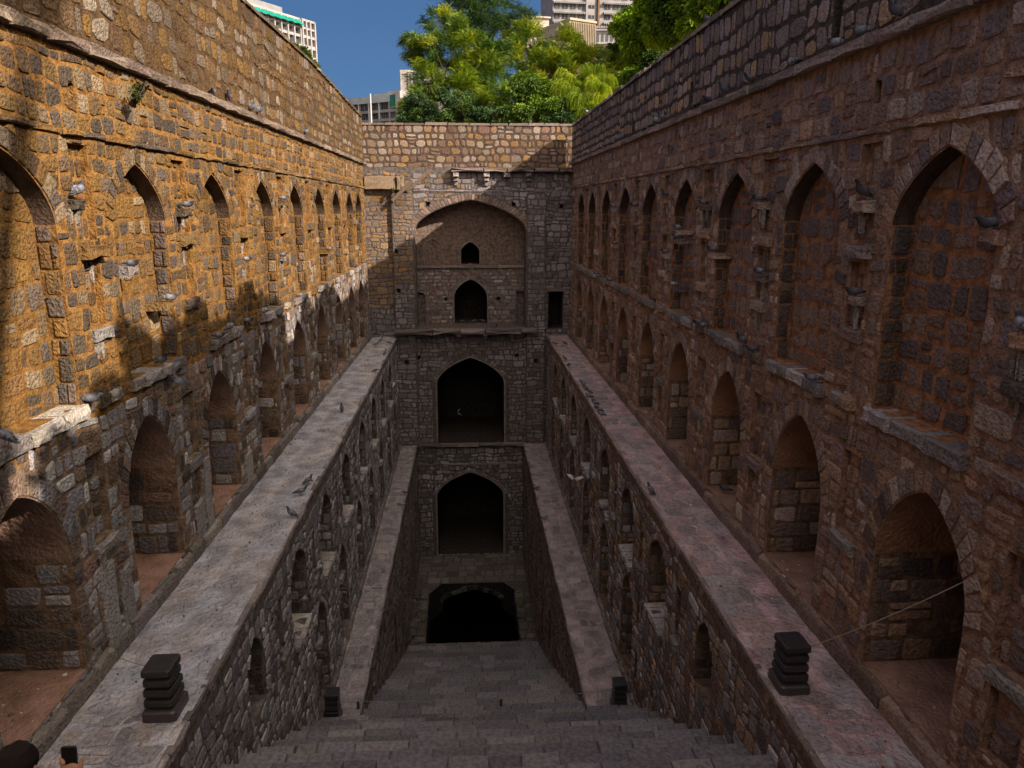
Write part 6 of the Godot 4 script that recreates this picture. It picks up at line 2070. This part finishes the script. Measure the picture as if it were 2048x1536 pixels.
	obj("cornice", b, M.concrete, root)
	for i in 11:
		var x := -2.25 + i * 0.85
		var f := Frame.new(s.at(x, 36.5, -0.45), s.h, Vector3.UP, s.n)
		var q := pointed(0.0, 0.0, 1.6, 2.4, 0.42, 6, 0.8)
		b = Bag.new()
		var idx := Geometry2D.triangulate_polygon(q)
		for t in range(0, idx.size(), 3):
			b.tri(f.at(q[idx[t]]), f.at(q[idx[t + 1]]), f.at(q[idx[t + 2]]), f.n, Color(0.10, 0.11, 0.12))
		for t in q.size():
			b.quad(f.at(q[t]), f.at(q[(t + 1) % q.size()]), f.at(q[(t + 1) % q.size()], -0.05), f.at(q[t], -0.05), f.u * q[t].x, Color(0.1, 0.1, 0.1))
		obj("window", b, M.glass, root)
	s = site(Vector3(12.51, 36.01, -130.0), Vector3(0.981, 0, -0.196), 1.6)
	root = thing("flat_roof_house", "pale flat-roofed building peeking over the yellow-green tree", "building", Vector3(s.o.x, 8.5, s.o.z))
	b = Bag.new()
	slab3(b, s, -2.5, 1.1, 6.0, 35.9, -10.0, 0.0, Color(0.52, 0.48, 0.44))
	obj("wall", b, M.concrete, root)
	b = Bag.new()
	slab3(b, s, -2.7, 1.3, 35.9, 36.1, -10.5, 0.6, Color(0.58, 0.54, 0.49))
	obj("roof", b, M.concrete, root)


# unseen trees shaped to shade the left wall: label, lobes, foot, leaves
const SHADE := [
	["unseen broad dark tree above the near right wall, shaped to shade the left wall", [[7.2, 11.0, 1.4, 0.8], [7.2, 11.0, 0.2, 0.8], [7.2, 11.1, -1.0, 0.8], [7.2, 10.0, 0.8, 0.8], [7.2, 10.0, -0.6, 0.8], [7.2, 11.3, -2.1, 0.7], [7.2, 11.6, -2.9, 1.0], [7.2, 11.8, -3.6, 1.2], [7.2, 11.8, -5.2, 1.2], [7.2, 11.8, -6.8, 1.2], [7.2, 11.8, -8.4, 1.2], [7.2, 11.7, -10.0, 1.2], [7.2, 10.0, -2.2, 0.6], [7.2, 10.0, -3.0, 0.9], [7.2, 10.0, -5.0, 0.9], [7.2, 10.0, -7.0, 0.9], [7.2, 10.0, -9.0, 0.9], [7.2, 10.0, -10.8, 0.9]], Vector3(8.0, 8.5, -4.0), 24000],
	["tall unseen dark tree nearest the camera, added to shade the upper left wall", [[14.0, 24.8, 4.0, 1.5], [14.2, 26.0, 5.0, 2.0], [13.8, 24.6, 5.8, 1.8], [14.4, 26.5, 3.0, 1.5], [14.0, 25.3, 2.2, 1.1]], Vector3(15.5, 8.5, 10.0), 4200],
	["unseen bushy dark tree above the middle right wall, shaped to shade the left wall", [[7.2, 10.9, -14.8, 1.0], [7.3, 11.0, -16.2, 1.1], [7.3, 11.0, -17.8, 1.1], [7.2, 10.9, -19.2, 1.0], [7.2, 9.9, -15.5, 0.9], [7.2, 9.9, -17.5, 0.9], [7.2, 9.9, -19.2, 0.9]], Vector3(7.8, 8.5, -17.5), 7000],
]


func _ready() -> void:
	rng.seed = 20240
	var cam := Camera3D.new()
	cam.name = "camera"
	cam.position = EYE
	cam.rotation_degrees = Vector3(-PITCH, -YAW, 0)
	cam.fov = rad_to_deg(2.0 * atan(384.0 / FOCAL))
	cam.far = 3000.0
	add_child(cam)
	cam_right = cam.basis.x
	cam_up = cam.basis.y
	cam_fwd = -cam.basis.z
	var env := Environment.new()
	env.background_mode = Environment.BG_SKY
	var sky := ProceduralSkyMaterial.new()
	sky.sky_top_color = Color(0.085, 0.16, 0.272)
	sky.sky_horizon_color = Color(0.19, 0.278, 0.37)
	sky.sky_curve = 0.16
	sky.ground_bottom_color = Color(0.25, 0.22, 0.18)
	sky.ground_horizon_color = Color(0.45, 0.48, 0.5)
	sky.sky_energy_multiplier = 1.0
	sky.sun_angle_max = 108.0        # sun-side glow widened over the unseen sky to fill the shade
	sky.sun_curve = 0.9
	env.sky = Sky.new()
	env.sky.sky_material = sky
	env.tonemap_mode = Environment.TONE_MAPPER_LINEAR
	env.tonemap_exposure = 4.7
	env.sdfgi_enabled = true
	env.ssao_enabled = true
	env.ssil_enabled = true
	var we := WorldEnvironment.new()
	we.name = "world"
	we.environment = env
	add_child(we)
	var sun := DirectionalLight3D.new()
	sun.name = "sun"
	sun.light_color = Color(1.0, 0.91, 0.825)
	sun.light_energy = 0.6
	sun.light_angular_distance = 0.5
	sun.shadow_enabled = true
	var towards := Vector3(1.0, 0.74, 0.72).normalized()
	sun.basis = Basis.looking_at(-towards)
	add_child(sun)
	wob.seed = 5
	wob.frequency = 0.03
	wob.noise_type = FastNoiseLite.TYPE_SIMPLEX_SMOOTH
	tone.seed = 8
	tone.frequency = 0.05
	tone.fractal_octaves = 3
	make_materials()
	var t0 := Time.get_ticks_msec()
	ground()
	stairs()
	walkways()
	well_basin()
	arcade_wall(true)
	arcade_wall(false)
	terrace_wall(true)
	terrace_wall(false)
	channel_wall(true)
	channel_wall(false)
	end_facade()
	trees()
	buildings()
	posts_and_ropes()
	pigeons()
	visitor()
